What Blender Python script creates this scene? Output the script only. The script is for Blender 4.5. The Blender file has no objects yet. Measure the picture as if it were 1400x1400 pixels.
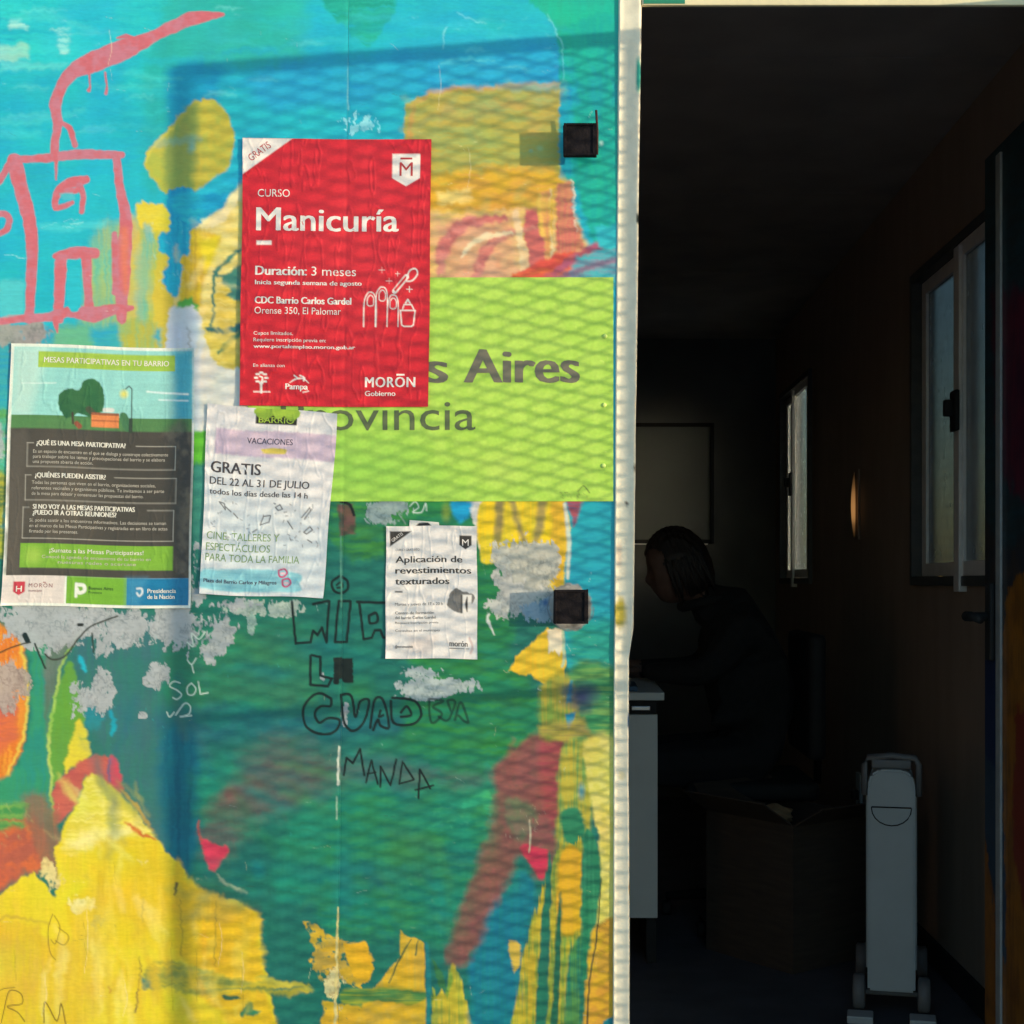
import bpy, bmesh, math, random
import numpy as np
from mathutils import Vector, Matrix

# ------------------------------------------------------------------ scene, camera, sky, sun, exposure
SC = bpy.context.scene
COL = SC.collection
S = 862.0                     # photograph pixels per metre on the wall plane
VX, VY = 784.0, 794.0         # where the view axis meets the wall
ZC, DC = 1.13, 2.24           # camera height over the container floor, distance to the wall

def WX(px): return (px - VX) / S
def WZ(py): return ZC + (VY - py) / S

cam = bpy.data.cameras.new('camera'); camo = bpy.data.objects.new('camera', cam); COL.objects.link(camo)
camo.location = (0, -DC, ZC); camo.rotation_euler = (math.pi / 2, 0, 0)
cam.sensor_width = 36; cam.lens = 36 * (S * DC) / 1400
cam.shift_x = (700 - VX) / 1400; cam.shift_y = (VY - 700) / 1400
cam.clip_end = 2000; cam.clip_start = 0.05
SC.camera = camo

SUNV = Vector((1.96, -1.0, 0.150)).normalized()
EL = math.asin(SUNV.z); ROT = math.atan2(SUNV.x, SUNV.y)
w = bpy.data.worlds.new('World'); SC.world = w; w.use_nodes = True
nt = w.node_tree; bg = nt.nodes['Background']
sky = nt.nodes.new('ShaderNodeTexSky'); sky.sky_type = 'NISHITA'; sky.sun_disc = False
sky.ozone_density = 2.3; sky.dust_density = 0.5; sky.sun_elevation = EL; sky.sun_rotation = ROT
nt.links.new(sky.outputs[0], bg.inputs[0]); bg.inputs[1].default_value = 0.15
sun = bpy.data.lights.new('sun', 'SUN'); suno = bpy.data.objects.new('sun', sun); COL.objects.link(suno)
suno.rotation_euler = SUNV.to_track_quat('Z', 'Y').to_euler(); suno.location = (4, -3, 3)
sun.energy = 2.0; sun.angle = math.radians(0.42); sun.color = (0.58, 0.47, 0.33)   # weak, low winter sun
SC.view_settings.view_transform = 'Standard'; SC.view_settings.look = 'None'
SC.view_settings.gamma = 1; SC.view_settings.use_curve_mapping = False
SC.view_settings.exposure = 2.1

# ------------------------------------------------------------------ helpers
def lin(c):
    c = np.asarray(c, float) / 255.0
    return np.where(c <= .04045, c / 12.92, ((c + .055) / 1.055) ** 2.4)
PK = np.array([0.95, 0.95, 0.95])     # picture colour -> paint colour
def alb(c): return np.clip(lin(c) * PK, .004, .88)

def tag(o, label=None, cat=None, group=None, kind=None):
    if label: o['label'] = label
    if cat: o['category'] = cat
    if group: o['group'] = group
    if kind: o['kind'] = kind
    return o
def empty(name, loc, label, cat, group=None, rz=0):
    o = bpy.data.objects.new(name, None); COL.objects.link(o); o.location = loc; o.rotation_euler.z = rz
    o.empty_display_size = .05
    return tag(o, label, cat, group)
def link(name, me, mats, parent=None):
    if not isinstance(mats, (list, tuple)): mats = [mats]
    for m in mats: me.materials.append(m)
    o = bpy.data.objects.new(name, me); COL.objects.link(o)
    if parent:
        o.parent = parent; o.matrix_parent_inverse = world_inv(parent)
    return o
def world_inv(p):
    m = Matrix.Identity(4)
    ch = []
    while p: ch.append(p); p = p.parent
    for q in reversed(ch): m = m @ q.matrix_parent_inverse @ Matrix.LocRotScale(q.location, q.rotation_euler, q.scale)
    return m.inverted()
def from_bm(name, bm, mats, parent=None, smooth=False):
    me = bpy.data.meshes.new(name); bm.normal_update(); bm.to_mesh(me); bm.free()
    if smooth:
        for p in me.polygons: p.use_smooth = True
    return link(name, me, mats, parent)
def add_box(bm, lo, hi, bev=0.0, mat=0):
    lo = Vector(lo); hi = Vector(hi)
    t = bmesh.new(); bmesh.ops.create_cube(t, size=1)
    for v in t.verts: v.co = Vector([(lo[i] + hi[i]) / 2 + v.co[i] * (hi[i] - lo[i]) for i in range(3)])
    if bev: bmesh.ops.bevel(t, geom=list(t.edges), offset=bev, segments=2, affect='EDGES', profile=.6)
    for f in t.faces: f.material_index = mat
    me = bpy.data.meshes.new('tmp'); t.to_mesh(me); t.free(); bm.from_mesh(me); bpy.data.meshes.remove(me)
def box(name, lo, hi, mat, parent=None, bev=0.0):
    bm = bmesh.new(); add_box(bm, lo, hi, bev); return from_bm(name, bm, mat, parent)
def add_tube(bm, pts, r, seg=10, cap=True):
    pts = [Vector(p) for p in pts]; rings = []
    rr = r if isinstance(r, (list, tuple)) else [r] * len(pts)
    for i, p in enumerate(pts):
        t = (pts[min(i + 1, len(pts) - 1)] - pts[max(i - 1, 0)]).normalized()
        u = t.cross(Vector((0, 0, 1)) if abs(t.z) < .9 else Vector((1, 0, 0))).normalized(); v = t.cross(u)
        rings.append([bm.verts.new(p + (u * math.cos(a) + v * math.sin(a)) * rr[i]) for a in [2 * math.pi * k / seg for k in range(seg)]])
    for a, b in zip(rings, rings[1:]):
        for k in range(seg): bm.faces.new((a[k], a[(k + 1) % seg], b[(k + 1) % seg], b[k]))
    if cap: bm.faces.new(rings[0][::-1]); bm.faces.new(rings[-1])
def prism(bm, pts2, z0, z1, axis=1):
    """outline pts2 in (a,b) extruded along an axis: 0=x, 1=y, 2=z"""
    def P(a, b, c): return {0: (c, a, b), 1: (a, c, b), 2: (a, b, c)}[axis]
    A = [bm.verts.new(P(a, b, z0)) for a, b in pts2]; B = [bm.verts.new(P(a, b, z1)) for a, b in pts2]
    n = len(A)
    for i in range(n): bm.faces.new((A[i], A[(i + 1) % n], B[(i + 1) % n], B[i]))
    bm.faces.new(A[::-1]); bm.faces.new(B); bmesh.ops.recalc_face_normals(bm, faces=bm.faces)

def mat(name, col, rough=.6, metal=0, noise=.15, nscale=30, bump=.0, bscale=200, stretch=(1, 1, 1), spec=.5, col2=None):
    m = bpy.data.materials.new(name); m.use_nodes = True; t = m.node_tree; b = t.nodes['Principled BSDF']
    b.inputs['Roughness'].default_value = rough; b.inputs['Metallic'].default_value = metal
    b.inputs['Specular IOR Level'].default_value = spec
    tc = t.nodes.new('ShaderNodeTexCoord'); mp = t.nodes.new('ShaderNodeMapping'); mp.inputs['Scale'].default_value = stretch
    t.links.new(tc.outputs['Object'], mp.inputs[0])
    n = t.nodes.new('ShaderNodeTexNoise'); n.inputs['Scale'].default_value = nscale; n.inputs['Detail'].default_value = 6
    t.links.new(mp.outputs[0], n.inputs[0])
    r = t.nodes.new('ShaderNodeValToRGB'); c = np.array(col[:3], float); c2 = np.array(col2, float) if col2 is not None else c * (1 + noise)
    r.color_ramp.elements[0].position = .3; r.color_ramp.elements[1].position = .7
    r.color_ramp.elements[0].color = (*(c * (1 - noise)), 1); r.color_ramp.elements[1].color = (*np.clip(c2, 0, .9), 1)
    t.links.new(n.outputs[0], r.inputs[0]); t.links.new(r.outputs[0], b.inputs['Base Color'])
    if bump:
        n2 = t.nodes.new('ShaderNodeTexNoise'); n2.inputs['Scale'].default_value = bscale; n2.inputs['Detail'].default_value = 4
        t.links.new(mp.outputs[0], n2.inputs[0])
        bp = t.nodes.new('ShaderNodeBump'); bp.inputs['Strength'].default_value = bump; bp.inputs['Distance'].default_value = .002
        t.links.new(n2.outputs[0], bp.inputs['Height']); t.links.new(bp.outputs[0], b.inputs['Normal'])
    return m
def vmat(name, rough=.5, spec=.4, streak=.1, sscale=(60, 60, 400), bump=.15, bscale=300):
    """paint or print held in the mesh colour layer, broken up by fine procedural grain"""
    m = bpy.data.materials.new(name); m.use_nodes = True; t = m.node_tree; b = t.nodes['Principled BSDF']
    b.inputs['Specular IOR Level'].default_value = spec
    a = t.nodes.new('ShaderNodeVertexColor'); a.layer_name = 'paint'
    tc = t.nodes.new('ShaderNodeTexCoord'); mp = t.nodes.new('ShaderNodeMapping'); mp.inputs['Scale'].default_value = sscale
    t.links.new(tc.outputs['Object'], mp.inputs[0])
    n = t.nodes.new('ShaderNodeTexNoise'); n.inputs['Scale'].default_value = 1; n.inputs['Detail'].default_value = 5
    t.links.new(mp.outputs[0], n.inputs[0])
    mr = t.nodes.new('ShaderNodeMapRange'); mr.inputs['From Min'].default_value = .3; mr.inputs['From Max'].default_value = .7
    mr.inputs['To Min'].default_value = 1 - streak; mr.inputs['To Max'].default_value = 1 + streak
    t.links.new(n.outputs[0], mr.inputs[0])
    mx = t.nodes.new('ShaderNodeVectorMath'); mx.operation = 'SCALE'
    t.links.new(a.outputs[0], mx.inputs[0]); t.links.new(mr.outputs[0], mx.inputs['Scale']); t.links.new(mx.outputs[0], b.inputs['Base Color'])
    n3 = t.nodes.new('ShaderNodeTexNoise'); n3.inputs['Scale'].default_value = 9; n3.inputs['Detail'].default_value = 3
    t.links.new(tc.outputs['Object'], n3.inputs[0])
    mr2 = t.nodes.new('ShaderNodeMapRange'); mr2.inputs['To Min'].default_value = rough - .12; mr2.inputs['To Max'].default_value = rough + .15
    t.links.new(n3.outputs[0], mr2.inputs[0]); t.links.new(mr2.outputs[0], b.inputs['Roughness'])
    n2 = t.nodes.new('ShaderNodeTexNoise'); n2.inputs['Scale'].default_value = bscale; n2.inputs['Detail'].default_value = 3
    t.links.new(tc.outputs['Object'], n2.inputs[0])
    bp = t.nodes.new('ShaderNodeBump'); bp.inputs['Strength'].default_value = bump; bp.inputs['Distance'].default_value = .0006
    t.links.new(n2.outputs[0], bp.inputs['Height']); t.links.new(bp.outputs[0], b.inputs['Normal'])
    return m
_fm = {}
def flat(col, rough=.6):
    k = tuple(col)
    if k not in _fm: _fm[k] = mat('ink_%d_%d_%d' % k, alb(col), rough, noise=.06, nscale=150)
    return _fm[k]

# ------------------------------------------------------------------ numpy painter (works in photograph-sized units)
TAB = np.random.RandomState(7).rand(256, 256)
def vnoise(x, y, seed):
    x = x + seed * 17.31; y = y + seed * 9.77
    xi = np.floor(x).astype(int); yi = np.floor(y).astype(int); fx = x - xi; fy = y - yi
    fx = fx * fx * (3 - 2 * fx); fy = fy * fy * (3 - 2 * fy)
    a = TAB[xi & 255, yi & 255]; b = TAB[(xi + 1) & 255, yi & 255]; c = TAB[xi & 255, (yi + 1) & 255]; d = TAB[(xi + 1) & 255, (yi + 1) & 255]
    return (a * (1 - fx) + b * fx) * (1 - fy) + (c * (1 - fx) + d * fx) * fy
def fbm(x, y, sx, sy=None, seed=0, o=4):
    sy = sy or sx; r = 0; a = 1; t = 0
    for i in range(o):
        r = r + a * vnoise(x / sx * 2 ** i, y / sy * 2 ** i, seed + i * 3); t += a; a *= .55
    return r / t
def sst(a, b, x):
    t = np.clip((x - a) / (b - a), 0, 1); return t * t * (3 - 2 * t)
def catmull(P, closed, n=5):
    P = [np.array(p, float) for p in P]; N = len(P); out = []
    rng = range(N) if closed else range(N - 1)
    for i in rng:
        if closed: p0, p1, p2, p3 = P[i - 1], P[i], P[(i + 1) % N], P[(i + 2) % N]
        else: p0, p1, p2, p3 = P[max(i - 1, 0)], P[i], P[i + 1], P[min(i + 2, N - 1)]
        for k in range(n):
            t = k / n
            out.append(.5 * ((2 * p1) + (-p0 + p2) * t + (2 * p0 - 5 * p1 + 4 * p2 - p3) * t * t + (-p0 + 3 * p1 - 3 * p2 + p3) * t ** 3))
    if not closed: out.append(P[-1])
    return np.array(out)
class Canvas:
    def __init__(s, X, Y, base):
        s.X, s.Y = X, Y; s.C = np.zeros(X.shape + (3,)); s.C[:] = alb(base); s.H = np.zeros(X.shape); s.n = 0
        s.rough = 2.4; s.xs = X.mean(0); s.ys = Y.mean(1)
    def sub(s, x0, y0, x1, y1, pad):
        i0, i1 = np.searchsorted(s.xs, [x0 - pad, x1 + pad]); j0, j1 = np.searchsorted(s.ys, [y0 - pad, y1 + pad])
        if i1 <= i0 or j1 <= j0: return None
        return (slice(j0, j1), slice(i0, i1))
    def put(s, sl, m, col, col2=None, d='h', sc=1.0, thick=.04, cmix=1.0):
        s.n += 1; X, Y = s.X[sl], s.Y[sl]
        kx, ky = (60, 2.6) if d == 'h' else (2.6, 60) if d == 'v' else (9, 9)
        k = fbm(X, Y + 4 * fbm(X, Y, 50, 50, s.n), kx * sc, ky * sc, s.n, 3)
        c = alb(col)
        if col2 is not None:
            q = sst(.36, .66, .55 * k + .45 * fbm(X, Y, 40 * sc, 30 * sc, s.n + 40, 4))[..., None] * cmix
            c = c * (1 - q) + alb(col2) * q
        c = c * (1 + .16 * (k[..., None] - .5))
        s.C[sl] = s.C[sl] * (1 - m[..., None]) + c * m[..., None]
        s.H[sl] += m * thick * (.6 + 1.2 * k)
    def poly(s, P, col, col2=None, soft=1.6, warp=4, ws=16, a=1, d='h', dry=0, smooth=None, ds=1.0, thick=.04, bris=0):
        if smooth is None: smooth = len(P) > 4
        P = catmull(P, True) if smooth else np.array(P, float)
        sl = s.sub(P[:, 0].min(), P[:, 1].min(), P[:, 0].max(), P[:, 1].max(), soft + warp + bris + 2)
        if sl is None: return
        X, Y = s.X[sl], s.Y[sl]; s.n += 1
        if warp:
            X = X + (fbm(X, Y, ws, None, s.n, 3) - .5) * 2 * warp; Y = Y + (fbm(s.X[sl], Y, ws, None, s.n + 9, 3) - .5) * 2 * warp
        if bris:
            kx, ky = (40, 2.2) if d == 'h' else (2.2, 40); b = (fbm(s.X[sl], s.Y[sl], kx, ky, s.n + 5, 2) - .5) * 2 * bris
            if d == 'h': X = X + b
            else: Y = Y + b
        dd = np.full(X.shape, 1e9); ins = np.zeros(X.shape, bool); n = len(P)
        for i in range(n):
            ax, ay = P[i]; bx, by = P[(i + 1) % n]; ex, ey = bx - ax, by - ay; L = ex * ex + ey * ey + 1e-9
            t = np.clip(((X - ax) * ex + (Y - ay) * ey) / L, 0, 1)
            dd = np.minimum(dd, (X - ax - t * ex) ** 2 + (Y - ay - t * ey) ** 2)
            if abs(ey) > 1e-9: ins ^= ((ay > Y) != (by > Y)) & (X < ex * (Y - ay) / ey + ax)
        dd = np.sqrt(dd); dd = np.where(ins, -dd, dd)
        if warp: dd = dd + s.rough * (fbm(s.X[sl], s.Y[sl], *((22, 2.4) if d == 'h' else (2.4, 22) if d == 'v' else (5, 5)), s.n + 31, 2) - .5)
        m = sst(soft, -soft, dd) * a
        if dry: m = m * s.dry(sl, d, dry, ds)
        s.put(sl, m, col, col2, d, 1, thick)
    def dry(s, sl, d, amt, sc=1.0):
        kx, ky = (70, 3.0) if d == 'h' else (3.0, 70) if d == 'v' else (7, 7)
        k = .7 * fbm(s.X[sl], s.Y[sl], kx * sc, ky * sc, s.n + 21, 3) + .3 * fbm(s.X[sl], s.Y[sl], 25, 25, s.n + 2, 3)
        return sst(amt * .75 - .03, amt * .75 + .12, k)
    def stroke(s, P, W, col, col2=None, soft=1.0, warp=1.0, ws=10, a=1, d='n', dry=0, smooth=True, thick=.05):
        P = catmull(P, False) if smooth and len(P) > 2 else np.array(P, float)
        W = np.interp(np.linspace(0, 1, len(P)), np.linspace(0, 1, len(W)), W) if isinstance(W, (list, tuple)) else np.full(len(P), float(W))
        pad = W.max() + soft + warp + 1
        sl = s.sub(P[:, 0].min(), P[:, 1].min(), P[:, 0].max(), P[:, 1].max(), pad)
        if sl is None: return
        X, Y = s.X[sl], s.Y[sl]; s.n += 1
        if warp: X = X + (fbm(X, Y, ws, None, s.n, 2) - .5) * 2 * warp; Y = Y + (fbm(X, Y, ws, None, s.n + 9, 2) - .5) * 2 * warp
        dd = np.full(X.shape, 1e9)
        for i in range(len(P) - 1):
            ax, ay = P[i]; bx, by = P[i + 1]; ex, ey = bx - ax, by - ay; L = ex * ex + ey * ey + 1e-9
            t = np.clip(((X - ax) * ex + (Y - ay) * ey) / L, 0, 1)
            dd = np.minimum(dd, np.hypot(X - ax - t * ex, Y - ay - t * ey) - (W[i] + (W[i + 1] - W[i]) * t) / 2)
        m = sst(soft, -soft, dd) * a
        if dry: m = m * s.dry(sl, d, dry)
        s.put(sl, m, col, col2, d, 1, thick)
    def blob(s, cx, cy, rx, ry, col, a=1, p=1.0, col2=None, d='n', nz=.0):
        sl = s.sub(cx - rx, cy - ry, cx + rx, cy + ry, 0)
        if sl is None: return
        r = np.hypot((s.X[sl] - cx) / rx, (s.Y[sl] - cy) / ry)
        if nz: r = r + nz * (fbm(s.X[sl], s.Y[sl], 18, 18, s.n + 3, 4) - .5)
        s.put(sl, a * sst(1, 0, r) ** p, col, col2, d, 1, 0)
    def rect(s, x0, y0, x1, y1, col, soft=.5, **k): s.poly([(x0, y0), (x1, y0), (x1, y1), (x0, y1)], col, soft=soft, warp=0, smooth=False, thick=0, **k)
    def smear(s, ax, ay, kx, ky, seed):
        """drags the wet paint along the bristles"""
        h, w_ = s.X.shape; J, I = np.meshgrid(np.arange(h), np.arange(w_), indexing='ij')
        i = np.clip(I + ax / 1.42 * 2 * (fbm(s.X, s.Y, kx, ky, seed, 3) - .5), 0, w_ - 1.001); j = np.clip(J + ay / 1.42 * 2 * (fbm(s.X, s.Y, kx, ky, seed + 13, 3) - .5), 0, h - 1.001)
        i0 = i.astype(int); j0 = j.astype(int); fi = (i - i0)[..., None]; fj = (j - j0)[..., None]; C = s.C
        s.C = (C[j0, i0] * (1 - fi) + C[j0, i0 + 1] * fi) * (1 - fj) + (C[j0 + 1, i0] * (1 - fi) + C[j0 + 1, i0 + 1] * fi) * fj
    def mottle(s, amt=.10):
        k = .5 * fbm(s.X, s.Y, 70, 60, 61, 4) + .3 * fbm(s.X, s.Y, 90, 4, 62, 3) + .2 * fbm(s.X, s.Y, 4, 90, 63, 3)
        t = np.stack([fbm(s.X, s.Y, 50, 45, 70 + i, 3) for i in range(3)], -1)
        s.C = s.C * (1 + amt * 2 * (k[..., None] - .5)) * (1 + .10 * 2 * (t - .5))
    def residue(s, cx, cy, rx, ry, dens=.5, col=(172, 178, 180), col2=(120, 128, 130), thick=.25, rag=6, seed=0, sk=0):
        """glue and torn paper left on the paint: ragged fibrous flakes"""
        sl = s.sub(cx - rx, cy - ry, cx + rx, cy + ry, 4)
        if sl is None: return
        X, Y = s.X[sl], s.Y[sl]; s.n += 1; q = s.n + seed
        r = np.hypot((X - cx - sk * (Y - cy)) / rx, (Y - cy) / ry)
        wx = X + 9 * (fbm(X, Y, 11, 11, q, 3) - .5); wy = Y + 9 * (fbm(X, Y, 11, 11, q + 4, 3) - .5)
        f = .52 * fbm(wx, wy, 28, 24, q + 1, 4) + .34 * fbm(wx, wy, rag * .7, rag * 1.8, q + 2, 3) + .14 * fbm(wx, wy, 3.0, 5, q + 17, 2)
        m = sst(.0, .055, f - (1 - dens) * .78 - .34 * r ** 2.2 + .02) * (r < 1.25)
        g = fbm(wx, wy, 4, 5, q + 7, 3); rid = 1 - np.abs(2 * fbm(wx, wy, 6, 7, q + 11, 3) - 1) * 4
        c = alb(col) + (alb(col2) - alb(col)) * np.clip(sst(.5, .85, g) * .35 + .6 * np.clip(rid, 0, 1) * sst(.4, .6, fbm(X, Y, 16, 16, q + 23, 2)), 0, 1)[..., None]
        c = c * (1.05 + .3 * (fbm(X, Y, 30, 30, q + 5, 3) - .5))[..., None]
        s.C[sl] = s.C[sl] * (1 - m[..., None] * .92) + c * m[..., None] * .92
        s.H[sl] += m * thick * (.4 + 1.2 * g)
    def chips(s, x0, y0, x1, y1, n, col, r=(1, 3), seed=0, el=2.0, ang=0, a=.9):
        R = random.Random(seed)
        for _ in range(n):
            x, y = R.uniform(x0, x1), R.uniform(y0, y1); L = R.uniform(*r); t = ang + R.gauss(0, .35)
            s.stroke([(x - L * el * math.cos(t), y - L * el * math.sin(t)), (x + L * el * math.cos(t), y + L * el * math.sin(t))], [L * .4, L, L * .3], col, soft=.8, warp=1.6, ws=4, a=a * R.uniform(.4, 1), smooth=False)
def spaced(lo, hi, a, b, fine, coarse):
    v = []
    if a > lo: v += list(np.arange(lo, a, coarse))
    v += list(np.arange(a, b, fine))
    if hi > b: v += list(np.arange(b, hi, coarse))
    if hi - v[-1] < fine * .5: v[-1] = hi
    else: v.append(hi)
    return np.array(v)
def grid_mesh(name, X, Y, D, C, mats, parent=None, conv=None):
    """rectangular vertex sheet: X,Y in picture units, D = metres in front of the wall"""
    h, wd = X.shape; co = np.zeros((h, wd, 3), np.float32)
    if conv is None: co[..., 0] = (X - VX) / S; co[..., 1] = -D; co[..., 2] = ZC + (VY - Y) / S
    else: co[...] = conv(X, Y, D)
    me = bpy.data.meshes.new(name); me.vertices.add(h * wd); me.vertices.foreach_set('co', co.ravel())
    idx = np.arange(h * wd, dtype=np.int32).reshape(h, wd)
    q = np.stack([idx[:-1, :-1], idx[1:, :-1], idx[1:, 1:], idx[:-1, 1:]], -1).reshape(-1, 4)
    me.loops.add(q.size); me.loops.foreach_set('vertex_index', q.ravel())
    me.polygons.add(len(q)); me.polygons.foreach_set('loop_start', np.arange(0, q.size, 4, dtype=np.int32))
    me.update(calc_edges=True); me.validate(verbose=False)
    me.polygons.foreach_set('use_smooth', np.ones(len(me.polygons), bool))
    at = me.color_attributes.new('paint', 'FLOAT_COLOR', 'POINT')
    rgba = np.ones((h * wd, 4), np.float32); rgba[:, :3] = np.clip(C, 0, .9).reshape(-1, 3); at.data.foreach_set('color', rgba.ravel())
    return link(name, me, mats, parent)

# ------------------------------------------------------------------ lettering
_ft = {}
def glyphs(txt, bold, sp=1.0):
    k = (txt, bold, sp)
    if k not in _ft:
        c = bpy.data.curves.new('t', 'FONT'); c.body = txt; c.size = 1; c.resolution_u = 3; c.offset = bold; c.space_character = sp
        o = bpy.data.objects.new('t', c); COL.objects.link(o)
        bpy.context.view_layer.update()
        me = bpy.data.meshes.new_from_object(o.evaluated_get(bpy.context.evaluated_depsgraph_get()))
        n = len(me.vertices); v = np.zeros(n * 3); me.vertices.foreach_get('co', v); v = v.reshape(-1, 3)
        f = [tuple(p.vertices) for p in me.polygons]; _ft[k] = (v.copy(), f)
        bpy.data.objects.remove(o); bpy.data.curves.remove(c); bpy.data.meshes.remove(me)
    return _ft[k]
class Print:
    """collects lettering of one colour on a sheet and lays it on the sheet's surface"""
    def __init__(s): s.v = []; s.f = []; s.n = 0; s.z = []; s.L = 0
    def text(s, txt, x0, x1, base, cap=None, bold=0.0, rot=0, sp=1.0):
        if bold > .009:                       # heavy letters: overprints a hair apart, each its own film of ink
            k = (cap / .70 if cap else 10) * (bold - .004) * 1.5
            for j, q in enumerate((-1, -.33, .33, 1)): s.L = j; s._text(txt, x0 + q * k + k, x1 + q * k - k, base + .12 * q * k, cap, 0, rot, sp)
            s.L = 0
        else: s._text(txt, x0, x1, base, cap, 0, rot, sp)
    def _text(s, txt, x0, x1, base, cap, bold, rot, sp):
        v, f = glyphs(txt, bold, sp)
        if not len(v): return
        a, b = v[:, 0].min(), v[:, 0].max(); k = (x1 - x0) / (b - a); ky = (cap / .70) if cap else k
        x = (v[:, 0] - a) * k; y = v[:, 1] * ky
        if rot:
            r = math.radians(rot); x, y = x * math.cos(r) - y * math.sin(r), x * math.sin(r) + y * math.cos(r)
        s.v.append(np.stack([x0 + x, base - y], 1)); s.f += [tuple(i + s.n for i in q) for q in f]; s.n += len(v); s.z.append(np.full(len(v), s.L * .00004))
    def bar(s, x0, y0, x1, y1):
        s.v.append(np.array([(x0, y1), (x1, y1), (x1, y0), (x0, y0)], float)); s.f.append((s.n, s.n + 1, s.n + 2, s.n + 3)); s.n += 4; s.z.append(np.full(4, .00002))
    def build(s, name, col, parent, warpf, hf, lift=.00028):
        p = np.concatenate(s.v); x, y = warpf(p[:, 0], p[:, 1]); d = hf(p[:, 0], p[:, 1]) + lift + np.concatenate(s.z)
        co = np.stack([(x - VX) / S, -d, ZC + (VY - y) / S], 1)
        me = bpy.data.meshes.new(name); me.from_pydata([tuple(c) for c in co], [], s.f); me.update()
        return link(name, me, flat(col, .5), parent)

# ------------------------------------------------------------------ materials
M_paint = vmat('mural_paint', .46, .4, .05, (90, 90, 300), .14, 200)
M_paper = vmat('printed_paper', .42, .45, .05, (300, 300, 300), .3, 500)
M_vinyl = vmat('sign_vinyl', .45, .4, .05, (200, 200, 200), .12, 300)
M_trim = vmat('trim_paint', .5, .4, .08, (60, 60, 60), .4, 260)
M_black = mat('black_steel', (.010, .008, .009), .85, 0, .5, 60, .6, 250, spec=.15)
M_rust = mat('rusty_rod', (.07, .025, .018), .8, .2, .4, 60, .5, 250)
M_gate = mat('gate_steel', (.18, .19, .19), .5, .7, .2, 20, .2, 200)
M_ceil = mat('ceiling_board', (.36, .33, .30), .8, 0, .15, 4, .1, 60)
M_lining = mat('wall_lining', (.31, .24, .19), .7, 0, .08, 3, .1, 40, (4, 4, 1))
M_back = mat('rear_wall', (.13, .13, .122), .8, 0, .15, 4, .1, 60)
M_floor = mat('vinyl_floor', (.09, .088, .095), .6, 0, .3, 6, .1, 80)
M_alu = mat('window_aluminium', (.80, .79, .76), .5, .1, .08, 20)
M_dark = mat('dark_rubber', (.010, .010, .010), .75, 0, .2, 30)
M_white = mat('white_melamine', (.62, .66, .62), .55, 0, .05, 10)
M_heat = mat('heater_enamel', (.46, .49, .48), .45, 0, .05, 12)
M_heatd = mat('heater_plastic', (.17, .165, .16), .5, 0, .1, 20)
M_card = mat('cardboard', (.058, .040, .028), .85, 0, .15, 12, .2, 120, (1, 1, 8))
M_steel = mat('brushed_steel', (.45, .46, .47), .35, .8, .1, 30)
M_out = mat('ground_concrete', (.27, .27, .27), .95, 0, .35, 2.5, .5, 60)
M_sunblock = mat('sunblock_render', (.42, .42, .40), .9, 0, .12, 3, .3, 80)
M_ext = mat('container_steel', (.25, .42, .42), .5, .1, .15, 5)
def glass(name, tint=(.55, .62, .64, 1)):
    m = bpy.data.materials.new(name); m.use_nodes = True; b = m.node_tree.nodes['Principled BSDF']
    b.inputs['Base Color'].default_value = tint; b.inputs['Roughness'].default_value = .25
    b.inputs['Transmission Weight'].default_value = .9; b.inputs['IOR'].default_value = 1.2
    n = m.node_tree.nodes.new('ShaderNodeTexNoise'); n.inputs['Scale'].default_value = 14
    r = m.node_tree.nodes.new('ShaderNodeMapRange'); r.inputs['To Min'].default_value = .1; r.inputs['To Max'].default_value = .35
    m.node_tree.links.new(n.outputs[0], r.inputs[0]); m.node_tree.links.new(r.outputs[0], b.inputs['Roughness'])
    return m
M_glass = glass('dusty_glass'); M_glassd = glass('smoked_glass', (.18, .20, .21, 1))

# ================================================================== GROUND AND ADDED SUN-BLOCKING WALL
GZ = -.45
bm = bmesh.new(); bmesh.ops.create_grid(bm, x_segments=40, y_segments=40, size=400)
for v in bm.verts: v.co.z = GZ
tag(from_bm('ground', bm, M_out), kind='structure')
nb = empty('sunblock_wall', (2.37, 1.9, GZ), 'added plain grey wall beyond the right-hand windows, blocking the low sun', 'wall')  # added wall, keeps the low sun off the nearer window
box('wall', (2.3, .45, GZ), (2.45, 3.42, 2.9), M_sunblock, nb)  # body of the added sun-blocking wall
box('sunblock_coping', (2.27, .42, 2.903), (2.48, 3.45, 2.96), M_sunblock, nb, .004)

# ================================================================== CONTAINER OFFICE
XL, XR, YB, ZT = -1.24, 1.06, 5.16, 2.40          # inside faces
JL, JR, LZ = WX(873), .880, WZ(9)                 # doorway
off = empty('container_office', (0, 0, 0), 'site container office with its front painted as a bright mural and its doorway open', 'container office')
PX0 = -290                                        # left end of the front in picture units
SEAM = lambda y: 477 - .0105 * y
def seamwarp(X, Y):
    wgt = np.exp(-np.abs(X - 470) / 60.0); return X + (SEAM(Y) - 470) * wgt
ys = spaced(VY - (2.46 - ZC) * S, VY + (ZC + .02) * S, -12, 1412, 1.42, 10)
def make_panel(x0, x1, fine0, fine1):
    xs = spaced(x0, x1, fine0, fine1, 1.42, 10); X, Y = np.meshgrid(xs, ys)
    return Canvas(seamwarp(X, Y), Y, (36, 190, 205))

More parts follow.
